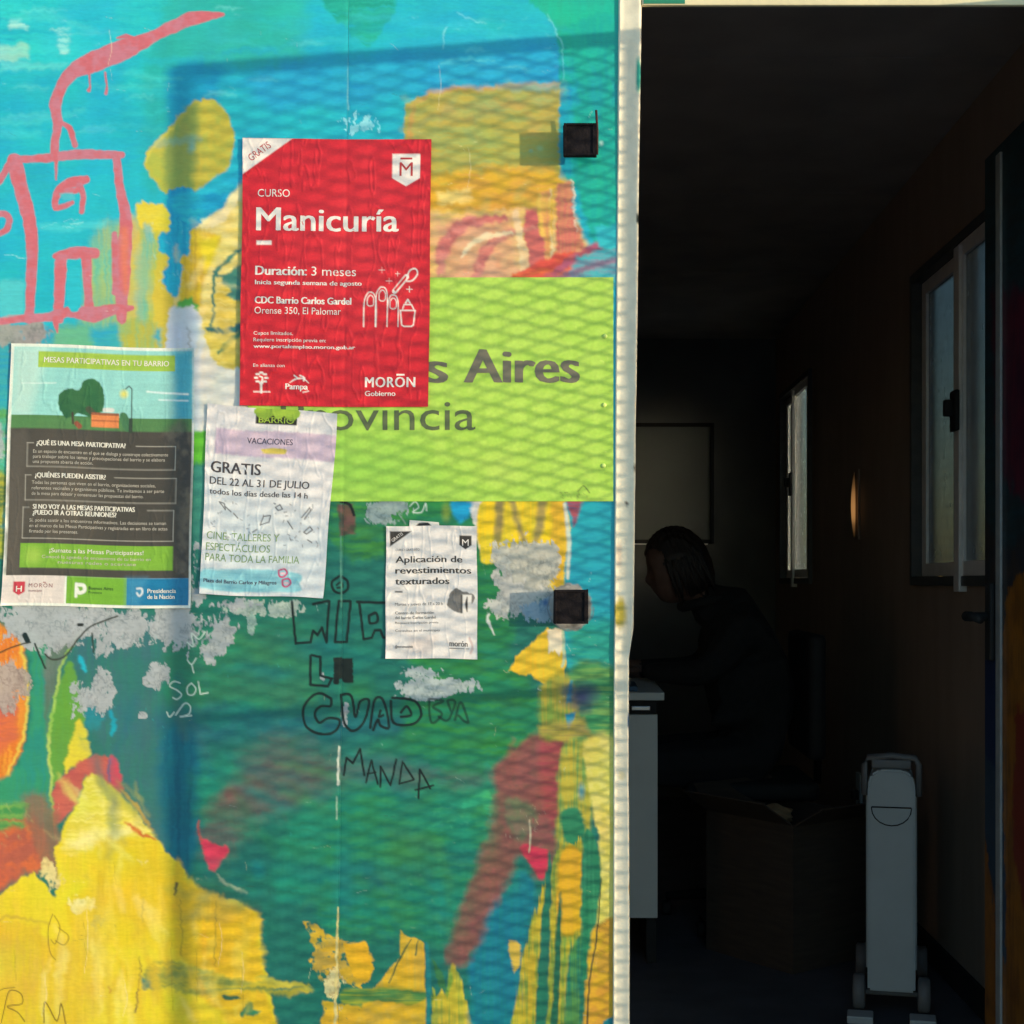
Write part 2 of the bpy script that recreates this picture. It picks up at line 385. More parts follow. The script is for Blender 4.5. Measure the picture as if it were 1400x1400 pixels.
def mural(c):
    T = (34, 188, 204); T2 = (48, 205, 218); B = (8, 150, 200); DG = (28, 112, 100); DG2 = (20, 130, 112)
    PK1 = (208, 108, 118); PK2 = (196, 122, 138); YE = (230, 214, 40); YG = (222, 178, 30); CR = (240, 224, 150)
    # ---------------- sky
    c.poly([(-300, -200), (860, -200), (860, 470), (-300, 470)], T, (28, 176, 200), warp=0, smooth=False)
    c.poly([(-300, -200), (230, -200), (240, 30), (100, 90), (-300, 60)], (44, 203, 210), (30, 190, 205), warp=14, soft=14, d='h', dry=.45)
    c.poly([(215, -40), (420, -40), (415, 92), (230, 92)], (44, 186, 176), (40, 175, 165), soft=16, warp=14, a=.9)
    c.poly([(205, 60), (236, 60), (228, 220), (205, 270), (195, 180)], (40, 168, 158), soft=12, warp=5, a=.6, d='v')
    c.poly([(440, -30), (535, -30), (530, 30), (500, 62), (478, 40), (450, 20)], (24, 165, 148), (36, 178, 160), soft=3, warp=7, dry=.35)
    c.poly([(360, 95), (560, 70), (760, 55), (770, 118), (560, 130), (380, 150)], (38, 170, 214), (30, 160, 210), soft=14, warp=8, a=.8)
    c.poly([(235, 95), (300, 92), (292, 150), (262, 205), (236, 225)], (12, 160, 206), (10, 150, 200), soft=10, warp=6, a=.75)
    for x, y, L, a in [(60, 14, 60, .5), (20, 30, 20, .6), (120, 45, 90, .35), (320, 10, 50, .5), (20, 95, 60, .5), (40, 160, 80, .25), (130, 180, 60, .3), (40, 120, 50, .3), (300, 130, 40, .4), (640, 85, 70, .5), (700, 95, 50, .5), (620, 108, 40, .4), (660, 30, 60, .3), (420, 60, 40, .3), (190, 135, 40, .25), (650, 68, 30, .4), (360, 110, 40, .35)]:
        c.stroke([(x - L / 2, y + 2), (x, y - 1), (x + L / 2, y)], [3, 9, 3], (110, 222, 222), soft=3, warp=3, a=a, d='h', dry=.5)
    c.poly([(-20, 60), (40, 62), (42, 80), (-20, 84)], (160, 222, 200), soft=4, warp=4, a=.8)
    c.poly([(14, 28), (38, 30), (40, 42), (14, 40)], (180, 235, 225), soft=3, warp=4, dry=.55, d='h')
    c.poly([(70, 36), (95, 36), (94, 74), (84, 74), (78, 50)], (170, 232, 225), soft=3, warp=5, dry=.6, d='h')
    c.poly([(0, 84), (95, 88), (90, 96), (0, 94)], (110, 218, 215), soft=3, warp=3, a=.6)
    c.chips(0, 20, 340, 260, 34, (160, 236, 236), (.6, 1.6), 1, 2.5, 0, .55); c.chips(560, 20, 770, 120, 22, (150, 232, 236), (.6, 1.8), 2, 3, .1, .6)
    c.stroke([(604, 66), (608, 40), (612, 36)], [1, 2.4, 1], (150, 230, 235), a=.8); c.stroke([(625, 18), (640, 26), (664, 32)], [1, 2.4, 1], (130, 225, 230), a=.7)
    # teal strip by the door
    c.poly([(690, -40), (860, -40), (860, 62), (768, 62), (762, 40), (748, 22)], (22, 188, 160), (30, 176, 150), soft=2, warp=4, d='v', dry=.15)
    c.poly([(770, 40), (860, 40), (860, 320), (812, 330), (790, 262), (768, 240), (766, 130)], (22, 182, 160), (14, 168, 158), soft=3, warp=4, d='v')
    c.poly([(765, 118), (788, 118), (784, 240), (765, 238)], (20, 160, 200), (24, 172, 190), soft=6, warp=6, d='v', a=.85)
    c.stroke([(748, 18), (762, 45), (769, 64), (770, 110)], [1, 2.2, 1.6, .8], (130, 225, 235), soft=.9, a=.7)
    # olive block right of the red poster
    c.poly([(552, 142), (570, 132), (622, 121), (680, 116), (766, 113), (764, 240), (780, 300), (552, 300)], (190, 176, 74), (166, 176, 92), soft=1.4, warp=2, smooth=False)
    c.stroke([(556, 146), (600, 124), (680, 118), (762, 115)], [4, 7, 5, 6], (206, 156, 96), soft=3, warp=3, a=.7); c.stroke([(564, 146), (560, 180), (562, 200)], [6, 8, 8], (206, 150, 80), soft=3, warp=3, a=.6)
    c.poly([(600, 150), (640, 140), (760, 118), (760, 140), (700, 150), (640, 165)], (190, 170, 95), (150, 180, 110), soft=9, warp=10, a=.5)
    c.poly([(555, 250), (620, 235), (700, 228), (765, 236), (768, 292), (700, 296), (560, 300)], (232, 182, 44), (222, 165, 60), soft=9, warp=8, dry=.2)
    c.poly([(552, 295), (640, 288), (760, 285), (792, 310), (800, 400), (552, 400)], (240, 205, 110), (236, 192, 130), soft=5, warp=5)
    c.poly([(596, 262), (646, 256), (640, 276), (600, 280)], (242, 212, 120), soft=4, warp=5, dry=.45)
    c.poly([(600, 300), (700, 296), (720, 384), (598, 388)], (232, 170, 140), (228, 150, 126), soft=12, warp=10, d='n', a=.7)
    c.poly([(716, 286), (742, 280), (746, 360), (726, 376), (716, 330)], (216, 112, 106), (208, 100, 100), soft=3, warp=4, d='v', smooth=False)
    c.poly([(738, 262), (764, 262), (766, 350), (744, 352)], (234, 180, 84), (226, 150, 100), soft=3, warp=4, d='v', dry=.1)
    c.poly([(758, 250), (776, 246), (786, 290), (800, 340), (780, 352), (762, 350)], (222, 120, 104), (214, 140, 100), soft=3, warp=5, d='v', smooth=False)
    c.stroke([(600, 372), (612, 330), (640, 305), (690, 298)], [12, 18, 16, 8], (212, 120, 110), (220, 140, 130), soft=3, warp=3)
    c.stroke([(650, 378), (664, 345), (690, 322), (730, 312)], [12, 16, 12, 6], (214, 122, 112), (226, 150, 130), soft=3, warp=3)
    c.stroke([(630, 350), (660, 325), (700, 320)], [4, 9, 4], (246, 222, 180), soft=2)
    c.stroke([(704, 290), (712, 330), (722, 382)], [9, 11, 12], (246, 218, 170), (240, 200, 150), soft=2)
    c.stroke([(754, 262), (758, 300), (754, 350)], [6, 9, 6], (240, 190, 70), (236, 210, 160), soft=2, dry=.35, d='v')
    c.stroke([(738, 268), (742, 320)], [5, 8], (240, 196, 90), soft=2, dry=.3, d='v', smooth=False)
    c.poly([(700, 385), (728, 362), (770, 346), (806, 350), (800, 385)], (226, 84, 70), (232, 120, 60), soft=2, warp=3)
    c.stroke([(742, 384), (790, 352), (846, 322)], [10, 12, 13], (178, 90, 120), (196, 96, 96), soft=3)
    c.poly([(792, 352), (850, 335), (850, 390), (768, 390)], (60, 188, 196), (120, 150, 170), soft=4, warp=4)
    c.poly([(812, 312), (850, 300), (850, 340), (818, 338)], (52, 196, 204), (40, 180, 190), soft=3, warp=4)
    c.stroke([(760, 384), (800, 370), (850, 352)], [12, 10, 8], (160, 112, 140), (140, 120, 150), soft=4, a=.8)
    c.stroke([(780, 246), (784, 275), (790, 316)], [2, 2.6, 1], (235, 220, 190), dry=.4, d='n')
    # ---------------- yellow oval
    c.poly([(268, 138), (292, 138), (312, 160), (321, 195), (310, 228), (280, 252), (244, 272), (224, 262), (206, 238), (197, 222), (206, 200), (232, 176), (252, 152)], (200, 188, 66), (176, 182, 72), soft=2, warp=3, d='n')
    c.poly([(232, 180), (268, 142), (268, 200), (262, 266), (236, 268), (226, 230)], (128, 160, 84), (110, 150, 80), soft=7, warp=5, a=.7, d='v')
    c.stroke([(199, 222), (212, 196), (238, 174)], [2, 5, 2], (226, 208, 80), soft=1.5, a=.7)
    c.blob(262, 202, 8, 16, (90, 170, 180), .6)
    # ---------------- yellow / olive smears beside the house
    c.poly([(112, 470), (122, 350), (135, 308), (168, 300), (180, 320), (184, 470)], (120, 190, 150), (170, 190, 90), soft=9, warp=9, a=.8, d='v')
    c.poly([(178, 480), (182, 330), (196, 280), (232, 296), (232, 330), (222, 400), (226, 480)], (200, 196, 62), (140, 188, 120), soft=5, warp=6, d='v', dry=.2)
    c.poly([(188, 280), (212, 278), (230, 286), (233, 312), (214, 318), (192, 310)], (232, 212, 54), (220, 205, 70), soft=2, warp=2.5)
    c.poly([(168, 300), (190, 310), (192, 360), (186, 440), (172, 460)], (220, 190, 80), (200, 190, 100), soft=4, warp=4, a=.8, d='v')
    c.stroke([(202, 312), (206, 324)], 12, (90, 190, 195), soft=4, a=.7, smooth=False)
    c.poly([(190, 340), (206, 330), (204, 400), (190, 470), (184, 400)], (90, 188, 185), soft=7, warp=5, a=.55, d='v')
    c.poly([(208, 470), (212, 380), (222, 350), (236, 360), (240, 470)], (214, 196, 66), (205, 190, 60), soft=2, warp=4, d='v')
    # ---------------- cream field left of the red poster
    c.poly([(240, 480), (238, 380), (255, 330), (268, 308), (296, 290), (318, 262), (340, 240), (340, 600), (240, 600)], (238, 222, 140), (236, 212, 110), soft=1.6, warp=3)
    c.poly([(244, 420), (248, 345), (262, 312), (285, 318), (300, 330), (282, 370), (272, 420), (256, 425)], (212, 172, 48), (224, 190, 36), soft=4, warp=4, d='v')
    c.poly([(272, 330), (302, 322), (290, 360), (280, 372)], (238, 212, 40), soft=5, warp=4)
    c.poly([(268, 300), (300, 288), (330, 250), (330, 275), (300, 305), (272, 312)], (246, 236, 180), soft=3, warp=3, a=.8)
    c.poly([(283, 420), (330, 380), (330, 520), (300, 512), (282, 470)], (226, 200, 70), (232, 214, 110), soft=4, warp=4)
    # blue drip
    c.poly([(232, 262), (268, 262), (276, 300), (262, 316), (258, 345), (248, 355), (246, 380), (240, 404), (230, 400), (222, 382), (228, 352), (216, 340), (222, 318), (232, 312)], B, (24, 172, 205), soft=1.4, warp=3.5, ws=9, d='v')
    c.poly([(236, 270), (278, 258), (300, 250), (330, 230), (336, 236), (300, 286), (272, 300), (250, 300)], (18, 160, 205), (36, 186, 208), soft=4, warp=4)
    c.chips(210, 300, 262, 400, 26, (180, 232, 225), (.8, 2.0), 5, 1.6, .9, .8)
    # dark teal lines of the painted window
    c.stroke([(332, 338), (308, 358), (294, 372)], [4, 5, 5], (60, 130, 118), soft=1.2)
    c.stroke([(294, 372), (292, 410), (289, 446)], [5, 4, 4], (58, 124, 108), soft=1.2)
    c.stroke([(292, 374), (332, 378)], 4, (60, 130, 118), smooth=False)
    c.poly([(306, 378), (322, 366), (334, 364), (334, 408), (312, 404), (316, 394), (306, 388)], (76, 142, 126), (64, 130, 112), soft=2, warp=3)
    c.stroke([(284, 450), (310, 452), (334, 446)], [5, 8, 8], (46, 112, 110), soft=1.5); c.stroke([(334, 452), (314, 466), (298, 482)], [7, 8, 5], (62, 128, 96), soft=1.5)
    c.poly([(300, 470), (334, 460), (334, 520), (312, 510)], (196, 170, 60), soft=5, warp=4, a=.6)
    c.poly([(236, 432), (244, 414), (262, 406), (270, 420), (262, 434), (240, 440)], (84, 175, 70), soft=2, warp=3)
    # pale block
    c.poly([(230, 436), (250, 424), (268, 422), (282, 470), (300, 500), (345, 512), (345, 600), (228, 600)], (226, 224, 212), (214, 218, 214), soft=1.6, warp=3, d='n')
    c.poly([(230, 436), (250, 424), (266, 424), (272, 470), (266, 600), (228, 600)], (206, 218, 222), (196, 212, 220), soft=4, warp=3, d='v')  # left part of the block: its shade is put into the paint colour
    c.stroke([(257, 446), (259, 480)], [2, 3], (160, 172, 172), soft=2, smooth=False)
    c.chips(255, 510, 330, 590, 16, (160, 160, 150), (.4, .9), 12, 3, .1, .5)
    # ---------------- under the house, behind poster B
    c.poly([(-300, 446), (60, 444), (210, 448), (214, 480), (228, 600), (-300, 600)], (60, 175, 180), (40, 160, 190), soft=6, warp=7)
    c.poly([(74, 448), (120, 444), (128, 482), (70, 482)], (110, 185, 130), soft=5, warp=6, a=.8); c.poly([(160, 440), (214, 440), (214, 482), (170, 482)], (190, 185, 66), (150, 185, 110), soft=5, warp=6, d='v')
    c.poly([(-300, 560), (30, 560), (40, 690), (-300, 700)], (80, 190, 170), (90, 160, 90), soft=6, warp=8)
    c.residue(10, 455, 70, 26, .62, (160, 158, 148), (110, 110, 104))
    c.residue(0, 600, 16, 40, .5)
    c.poly([(-300, 640), (12, 650), (10, 830), (-300, 860)], (190, 185, 60), (90, 120, 70), soft=6, warp=8)
    # ---------------- great green field
    c.poly([(228, 590), (340, 590), (340, 640), (228, 640)], (100, 190, 50), soft=2, warp=2)
    c.poly([(-300, 790), (200, 800), (228, 636), (300, 650), (460, 684), (640, 684), (690, 740), (860, 800), (860, 1700), (-300, 1700)], DG, (30, 116, 100), soft=2, warp=3)
    c.poly([(265, 640), (300, 640), (300, 700), (270, 760), (262, 700)], (60, 140, 120), soft=5, warp=5)
    c.poly([(460, 686), (620, 684), (610, 730), (540, 760), (470, 760)], (36, 118, 84), (60, 140, 60), soft=7, warp=8)
    c.poly([(100, 850), (230, 850), (226, 1000), (235, 1160), (200, 1130), (160, 1060), (120, 1000)], (58, 112, 116), (50, 118, 108), soft=14, warp=10, d='v')
    c.poly([(228, 880), (300, 860), (420, 850), (430, 960), (300, 970), (232, 975)], (38, 132, 100), (44, 120, 92), soft=14, warp=10)
    c.poly([(230, 965), (420, 975), (600, 980), (600, 1000), (400, 1010), (232, 1015)], (28, 96, 120), (32, 108, 116), soft=12, warp=6, a=.6)
    c.poly([(222, 1010), (268, 1010), (276, 1130), (256, 1190), (226, 1150)], (12, 98, 120), (8, 112, 128), soft=10, warp=5, d='v')
    c.poly([(280, 1040), (420, 1030), (640, 1010), (700, 1100), (640, 1200), (430, 1230), (370, 1220), (400, 1120), (320, 1150), (276, 1110)], (34, 132, 104), (26, 140, 116), soft=16, warp=12)
    c.poly([(330, 1030), (400, 1000), (470, 1030), (640, 1040), (660, 1075), (520, 1080), (420, 1090), (350, 1080)], (84, 104, 98), (62, 112, 100), soft=18, warp=14, a=.8)
    c.poly([(278, 1130), (300, 1085), (360, 1040), (450, 1040), (440, 1070), (390, 1110), (350, 1130), (320, 1160), (284, 1172)], (104, 86, 86), (84, 98, 92), soft=14, warp=12, a=.75)
    c.poly([(300, 1085), (340, 1062), (380, 1066), (340, 1080), (310, 1100)], (136, 80, 82), soft=8, warp=6, a=.6, dry=.1)
    c.poly([(276, 1148), (290, 1152), (312, 1162), (300, 1180), (293, 1194), (282, 1180)], (212, 62, 88), soft=1.6, warp=2.5, d='n')
    c.stroke([(273, 1122), (272, 1138), (278, 1150)], [2, 3, 2], (176, 80, 70))
    c.stroke([(296, 1198), (312, 1210), (336, 1222)], [2, 5, 5], (208, 212, 176), soft=1, warp=2); c.chips(270, 1198, 282, 1208, 4, (210, 212, 170), (1, 2), 8, 2, .7)
    c.poly([(262, 1205), (300, 1205), (350, 1235), (350, 1250), (290, 1228)], (40, 92, 88), soft=4, warp=4)
    c.poly([(460, 1080), (600, 1090), (700, 1080), (690, 1160), (640, 1260), (560, 1280), (440, 1260)], (22, 134, 108), (40, 136, 90), soft=18, warp=16)
    c.blob(560, 1160, 60, 50, (62, 140, 70), .6, nz=.6); c.blob(470, 1200, 22, 80, (16, 128, 136), .7); c.blob(600, 1250, 40, 50, (14, 126, 128), .6)
    c.blob(352, 1188, 14, 20, (14, 130, 136), .8); c.blob(490, 940, 40, 30, (52, 136, 60), .5); c.blob(400, 950, 60, 40, (60, 120, 90), .4)
    c.poly([(560, 700), (640, 690), (700, 820), (690, 900), (660, 920), (560, 900)], (44, 138, 68), (30, 122, 80), soft=10, warp=12)
    c.poly([(640, 880), (700, 900), (740, 950), (740, 1010), (660, 1050), (560, 1040), (560, 940)], (28, 130, 92), (46, 134, 66), soft=14, warp=12)
    c.stroke([(590, 1128), (630, 1108), (664, 1092), (672, 1116)], [3, 14, 18, 5], (40, 170, 130), (70, 180, 110), soft=3, warp=5, dry=.5, d='h')
    c.chips(596, 1096, 672, 1140, 22, (120, 210, 160), (.6, 1.6), 14, 2, 0, .8); c.chips(560, 1190, 690, 1320, 12, (170, 220, 170), (.6, 1.8), 15, 1.4, .6, .9)
    # ---------------- left foot: orange, leaf, reds
    c.poly([(-60, 840), (20, 865), (34, 900), (38, 960), (30, 1020), (10, 1062), (-60, 1090)], (222, 122, 44), (228, 150, 50), soft=3, warp=4, d='v')
    c.poly([(-60, 950), (14, 950), (20, 985), (14, 1020), (-60, 1050)], (196, 104, 84), (214, 112, 64), soft=5, warp=4)
    c.stroke([(28, 880), (37, 940), (30, 1010), (8, 1062)], [4, 4, 4, 2], (228, 214, 90), soft=2, a=.8)
    c.poly([(40, 868), (62, 880), (70, 930), (66, 1020), (70, 1110), (36, 1130), (-60, 1160), (-60, 1090), (14, 1060), (36, 1010), (42, 950)], (52, 150, 108), (40, 140, 124), soft=4, warp=4, d='v')
    c.poly([(60, 920), (72, 880), (110, 850), (116, 858), (92, 890), (70, 960), (64, 1000)], (92, 118, 100), (104, 124, 112), soft=4, warp=4, d='v')
    c.poly([(98, 905), (108, 940), (116, 980), (118, 1008), (118, 1040), (90, 1050), (72, 1075), (68, 1020), (74, 960), (86, 925)], (104, 164, 58), (96, 158, 64), soft=2, warp=3, d='v')
    c.poly([(104, 985), (116, 992), (117, 1010), (106, 1010), (124, 1016), (118, 1036), (98, 1048), (86, 1060), (92, 1030)], (228, 214, 56), (216, 200, 60), soft=2, warp=3)
    c.stroke([(112, 858), (90, 896), (76, 950), (67, 1010), (68, 1060), (76, 1130)], [3, 3, 4, 4, 4, 3], (150, 196, 84), (180, 205, 100), soft=1.6)
    c.poly([(74, 1072), (110, 1040), (128, 1032), (150, 1038), (160, 1060), (168, 1076), (160, 1096), (136, 1082), (118, 1060), (104, 1100), (84, 1128), (74, 1132)], (188, 90, 82), (198, 100, 84), soft=2.5, warp=4, smooth=False)
    c.poly([(148, 1036), (158, 1040), (169, 1062), (160, 1074), (150, 1064)], (208, 74, 92), soft=1.6, warp=2)
    c.stroke([(150, 1040), (152, 1068)], [4, 3], (120, 96, 130), soft=2, smooth=False)
    c.poly([(-60, 1120), (26, 1112), (56, 1128), (70, 1160), (78, 1200), (50, 1190), (-60, 1240)], (178, 96, 74), (206, 106, 62), soft=7, warp=8, d='n')
    c.poly([(30, 1090), (60, 1085), (90, 1150), (84, 1200), (60, 1180), (36, 1130)], (130, 110, 84), (150, 104, 80), soft=6, warp=6, d='v', a=.8, dry=.1)
    c.poly([(-60, 1080), (34, 1100), (30, 1130), (-60, 1150)], (70, 150, 80), (120, 170, 80), soft=5, warp=6, dry=.4)
    c.chips(0, 1100, 45, 1160, 14, (190, 205, 120), (.8, 2), 21, 3, .9, .8)
    c.poly([(120, 945), (134, 975), (142, 985), (128, 1002), (118, 990)], (30, 140, 150), soft=4, warp=4, a=.7); c.stroke([(150, 975), (156, 990), (152, 1004)], [4, 7, 4], (20, 160, 180), soft=2, dry=.2); c.stroke([(108, 898), (116, 915)], [5, 7], (30, 180, 200), soft=2, smooth=False)
    # ---------------- yellow mountain
    c.poly([(-300, 1230), (0, 1222), (22, 1204), (45, 1192), (62, 1214), (74, 1228), (80, 1200), (74, 1164), (88, 1130), (106, 1098), (118, 1064), (127, 1058), (146, 1068), (166, 1096), (196, 1124), (216, 1150), (240, 1175), (258, 1200), (280, 1224), (322, 1230), (351, 1250), (358, 1320), (372, 1368), (384, 1420), (384, 1700), (-300, 1700)], YE, (226, 206, 50), soft=1.5, warp=2, ws=9, smooth=False, d='v')
    c.poly([(120, 1064), (146, 1074), (190, 1120), (212, 1145), (160, 1146), (130, 1160), (100, 1170), (84, 1160), (104, 1110)], (222, 210, 66), (234, 224, 110), soft=5, warp=5)
    c.stroke([(96, 1150), (130, 1150), (180, 1135)], [6, 24, 6], (240, 230, 150), soft=8, warp=6, a=.8)
    c.stroke([(136, 1066), (160, 1094), (184, 1112)], [12, 18, 8], (206, 196, 70), soft=4); c.stroke([(172, 1124), (190, 1138), (212, 1148)], [2, 6, 3], (206, 110, 48), soft=1.5); c.stroke([(166, 1080), (192, 1110), (208, 1134)], [3, 5, 3], (190, 160, 70), soft=2)
    c.poly([(128, 1154), (200, 1146), (240, 1185), (300, 1235), (345, 1255), (350, 1330), (250, 1300), (120, 1290), (90, 1240), (130, 1200)], (228, 200, 34), (222, 196, 44), soft=7, warp=6)
    c.poly([(240, 1178), (262, 1208), (320, 1234), (350, 1255), (358, 1340), (380, 1420), (330, 1420), (270, 1340), (240, 1280)], (224, 184, 40), (232, 192, 30), soft=6, warp=6, d='h')
    c.residue(72, 1200, 26, 40, .42, (224, 206, 140), (150, 140, 90), .05); c.residue(110, 1235, 40, 22, .38, (236, 224, 150), (190, 180, 100), .05); c.residue(135, 1255, 26, 30, .42, (190, 178, 80), (140, 130, 90), .03)
    c.poly([(118, 1270), (140, 1280), (124, 1330), (110, 1400), (90, 1400), (112, 1330)], (214, 196, 80), soft=6, warp=5, a=.6, d='v'); c.stroke([(122, 1290), (112, 1340), (104, 1390)], [2, 5, 4], (172, 146, 50), soft=3, a=.7)
    c.poly([(-300, 1270), (20, 1262), (60, 1280), (118, 1300), (110, 1400), (-300, 1420)], (224, 196, 42), (212, 180, 60), soft=6, warp=5, d='v')
    c.stroke([(-10, 1258), (20, 1254), (70, 1264)], [2, 5, 2], (186, 160, 60), soft=2, a=.6)
    for P in ([(196, 1230), (195, 1262)], [(243, 1205), (240, 1224)], [(295, 1232), (294, 1320)], [(247, 1230), (249, 1306)], [(192, 1308), (190, 1340), (186, 1382)]):
        c.stroke(P, [1, 2.2, 1], (96, 90, 50), soft=1, a=.8)
    c.stroke([(242, 1206), (239, 1222)], [4, 2], (70, 60, 50), smooth=False)
    c.poly([(196, 1322), (230, 1314), (262, 1318), (310, 1336), (420, 1348), (400, 1362), (330, 1352), (300, 1362), (230, 1352), (205, 1350)], (132, 150, 72), (196, 180, 50), soft=3, warp=4, dry=.35, d='h')
    c.poly([(192, 1336), (206, 1342), (210, 1352), (194, 1354)], (44, 128, 110), soft=2, warp=3); c.poly([(305, 1360), (324, 1362), (326, 1367), (308, 1366)], (50, 110, 84), soft=1.2, warp=2)
    c.poly([(336, 1374), (342, 1368), (348, 1380), (358, 1386), (330, 1390)], (54, 130, 92), soft=1.5, warp=3)
    c.stroke([(188, 1356), (186, 1384)], [2, 3.4], (40, 60, 60), smooth=False); c.stroke([(149, 1348), (151, 1354)], 4, (176, 110, 40), smooth=False)
    c.stroke([(350, 1336), (400, 1346), (420, 1352)], [3, 7, 2], (190, 186, 70), soft=2, dry=.3, d='h')
    c.chips(190, 1176, 206, 1182, 5, (240, 232, 170), (1.5, 2.5), 31, 1.2); c.chips(130, 1262, 160, 1290, 8, (90, 80, 40), (.4, 1), 33, 2, .9)
    c.poly([(100, 1240), (150, 1240), (160, 1420), (100, 1420)], (232, 206, 70), soft=8, warp=8, a=.4, d='v', dry=.4)
    def brush(x0, y0, x1, y1, n, pal, a=.35, L=(30, 110), W=(5, 16), ang=0, sp=.25, seed=0, soft=4, dry=.0):
        R_ = random.Random(seed)
        for _ in range(n):
            x, y = R_.uniform(x0, x1), R_.uniform(y0, y1); t = ang + R_.gauss(0, sp); l = R_.uniform(*L) / 2; w2 = R_.uniform(*W); bx_ = R_.gauss(0, 5)
            c.stroke([(x - l * math.cos(t), y - l * math.sin(t)), (x + bx_ * math.sin(t), y + bx_ * math.cos(t)), (x + l * math.cos(t), y + l * math.sin(t))], [w2 * .4, w2, w2 * .5], R_.choice(pal), soft=soft, warp=3, a=a * R_.uniform(.4, 1), d='n', dry=dry, thick=.03)
    YP = [(240, 222, 90), (222, 186, 30), (236, 206, 40), (214, 190, 70), (244, 230, 130), (206, 170, 40)]
    brush(-10, 1290, 220, 1400, 46, YP, .4, ang=1.5, seed=1); brush(110, 1170, 230, 1290, 26, YP, .4, ang=1.4, seed=2); brush(230, 1260, 345, 1400, 30, YP + [(230, 160, 40)], .4, L=(20, 70), ang=1.5, seed=3)
    GP = [(24, 140, 120), (40, 130, 84), (18, 110, 112), (60, 140, 84), (20, 124, 126), (50, 116, 90)]
    brush(290, 880, 660, 1240, 90, GP, .42, L=(50, 160), W=(8, 26), ang=0, sp=.5, seed=4, soft=8); brush(120, 900, 280, 1130, 30, [(60, 112, 118), (40, 120, 112), (70, 110, 100), (24, 100, 124)], .4, ang=1.4, seed=5, soft=8)
    brush(470, 1180, 640, 1280, 20, GP, .4, ang=.8, seed=6, soft=6); brush(0, 10, 230, 200, 50, [(60, 212, 216), (24, 176, 204), (40, 190, 214), (90, 220, 215)], .38, L=(50, 150), W=(4, 14), ang=0, sp=.12, seed=7); brush(330, 20, 740, 115, 50, [(60, 206, 220), (16, 160, 208), (40, 186, 214), (26, 170, 206)], .38, L=(60, 170), W=(5, 16), ang=.05, sp=.15, seed=8)
    brush(570, 130, 755, 290, 40, [(206, 172, 90), (170, 186, 90), (196, 190, 70), (160, 180, 110), (220, 170, 70)], .38, L=(20, 60), W=(6, 16), ang=.1, sp=.5, seed=9); brush(780, 60, 838, 240, 24, [(40, 200, 170), (10, 160, 160), (20, 150, 190)], .35, L=(20, 70), W=(4, 10), ang=1.5, seed=10)
    brush(695, 1020, 770, 1160, 20, [(120, 84, 70), (164, 74, 80), (134, 96, 76)], .4, L=(20, 60), ang=1.9, seed=11); brush(745, 1170, 838, 1400, 40, [(228, 184, 40), (206, 176, 70), (60, 130, 84), (180, 170, 60)], .45, L=(40, 120), W=(3, 8), ang=1.5, sp=.08, seed=12, soft=1.5)
    brush(785, 690, 838, 900, 18, [(20, 150, 176), (50, 180, 186), (30, 160, 170)], .4, L=(20, 60), ang=1.4, seed=13); brush(320, 380, 340, 520, 6, [(236, 214, 110)], .4, seed=14); brush(240, 300, 330, 480, 20, [(240, 220, 130), (226, 200, 80), (244, 232, 170)], .4, L=(20, 60), W=(4, 12), ang=1.2, sp=.6, seed=15)
    brush(80, 1070, 200, 1160, 14, [(236, 224, 110), (206, 190, 80), (240, 232, 150)], .45, L=(20, 60), W=(4, 12), ang=.8, seed=16)
    # pen marks on the yellow
    c.smear(0, 3.4, 5, 70, 5); c.smear(3.0, 0, 70, 5, 25); c.smear(3, 3, 30, 30, 45)
    def pen(P, w_=1.3, col=(52, 52, 40), a=.85, **k): c.stroke(P, w_, col, soft=.8, warp=.5, a=a, thick=0, **k)
    O = (120, 96, 30)
    pen([(72, 1250), (66, 1270), (68, 1300), (76, 1312)], 1.6, O, .6); pen([(74, 1252), (82, 1268), (76, 1290), (70, 1285)], 1.6, O, .6); pen([(80, 1268), (94, 1280), (88, 1292), (76, 1286)], 1.6, O, .6)
    pen([(2, 1398), (8, 1370), (14, 1354), (28, 1358), (30, 1372), (10, 1376), (24, 1384), (34, 1396)], 1.5, (70, 60, 30), .8); pen([(60, 1398), (62, 1370), (78, 1396), (84, 1372), (90, 1400)], 1.8, (80, 60, 25), .8)
    pen([(-10, 1360), (4, 1352), (20, 1350)], 1.4, (70, 60, 30), .7)
    # ---------------- bottom centre yellows
    c.poly([(416, 1262), (434, 1266), (460, 1284), (498, 1290), (512, 1310), (506, 1340), (490, 1352), (470, 1340), (452, 1330), (440, 1340), (424, 1316), (430, 1300)], (216, 176, 48), (180, 156, 70), soft=1.6, warp=5, ws=8, d='n', dry=.42, smooth=False)
    c.poly([(470, 1290), (500, 1288), (510, 1320), (505, 1344), (480, 1334)], (226, 178, 34), soft=1.5, warp=4, smooth=False)
    c.poly([(548, 1272), (556, 1282), (566, 1282), (580, 1290), (584, 1420), (546, 1420), (530, 1360), (500, 1364), (520, 1340), (546, 1310)], (224, 180, 40), (204, 172, 60), soft=1.5, warp=3, d='v', smooth=False)
    c.stroke([(562, 1284), (548, 1308), (532, 1344)], [1.2, 2.6, 1.5], (70, 96, 60)); c.stroke([(572, 1284), (568, 1306)], [1, 2.4], (60, 100, 70), smooth=False)
    c.poly([(470, 1352), (560, 1352), (600, 1366), (560, 1386), (500, 1384), (470, 1374)], (74, 132, 72), (150, 160, 50), soft=3, warp=4, dry=.3, d='h')
    c.poly([(440, 1370), (500, 1376), (490, 1420), (440, 1420)], (216, 178, 44), soft=2, warp=5, d='n', dry=.3); c.residue(458, 1350, 18, 46, .5, (216, 206, 150), (150, 110, 60), .12)
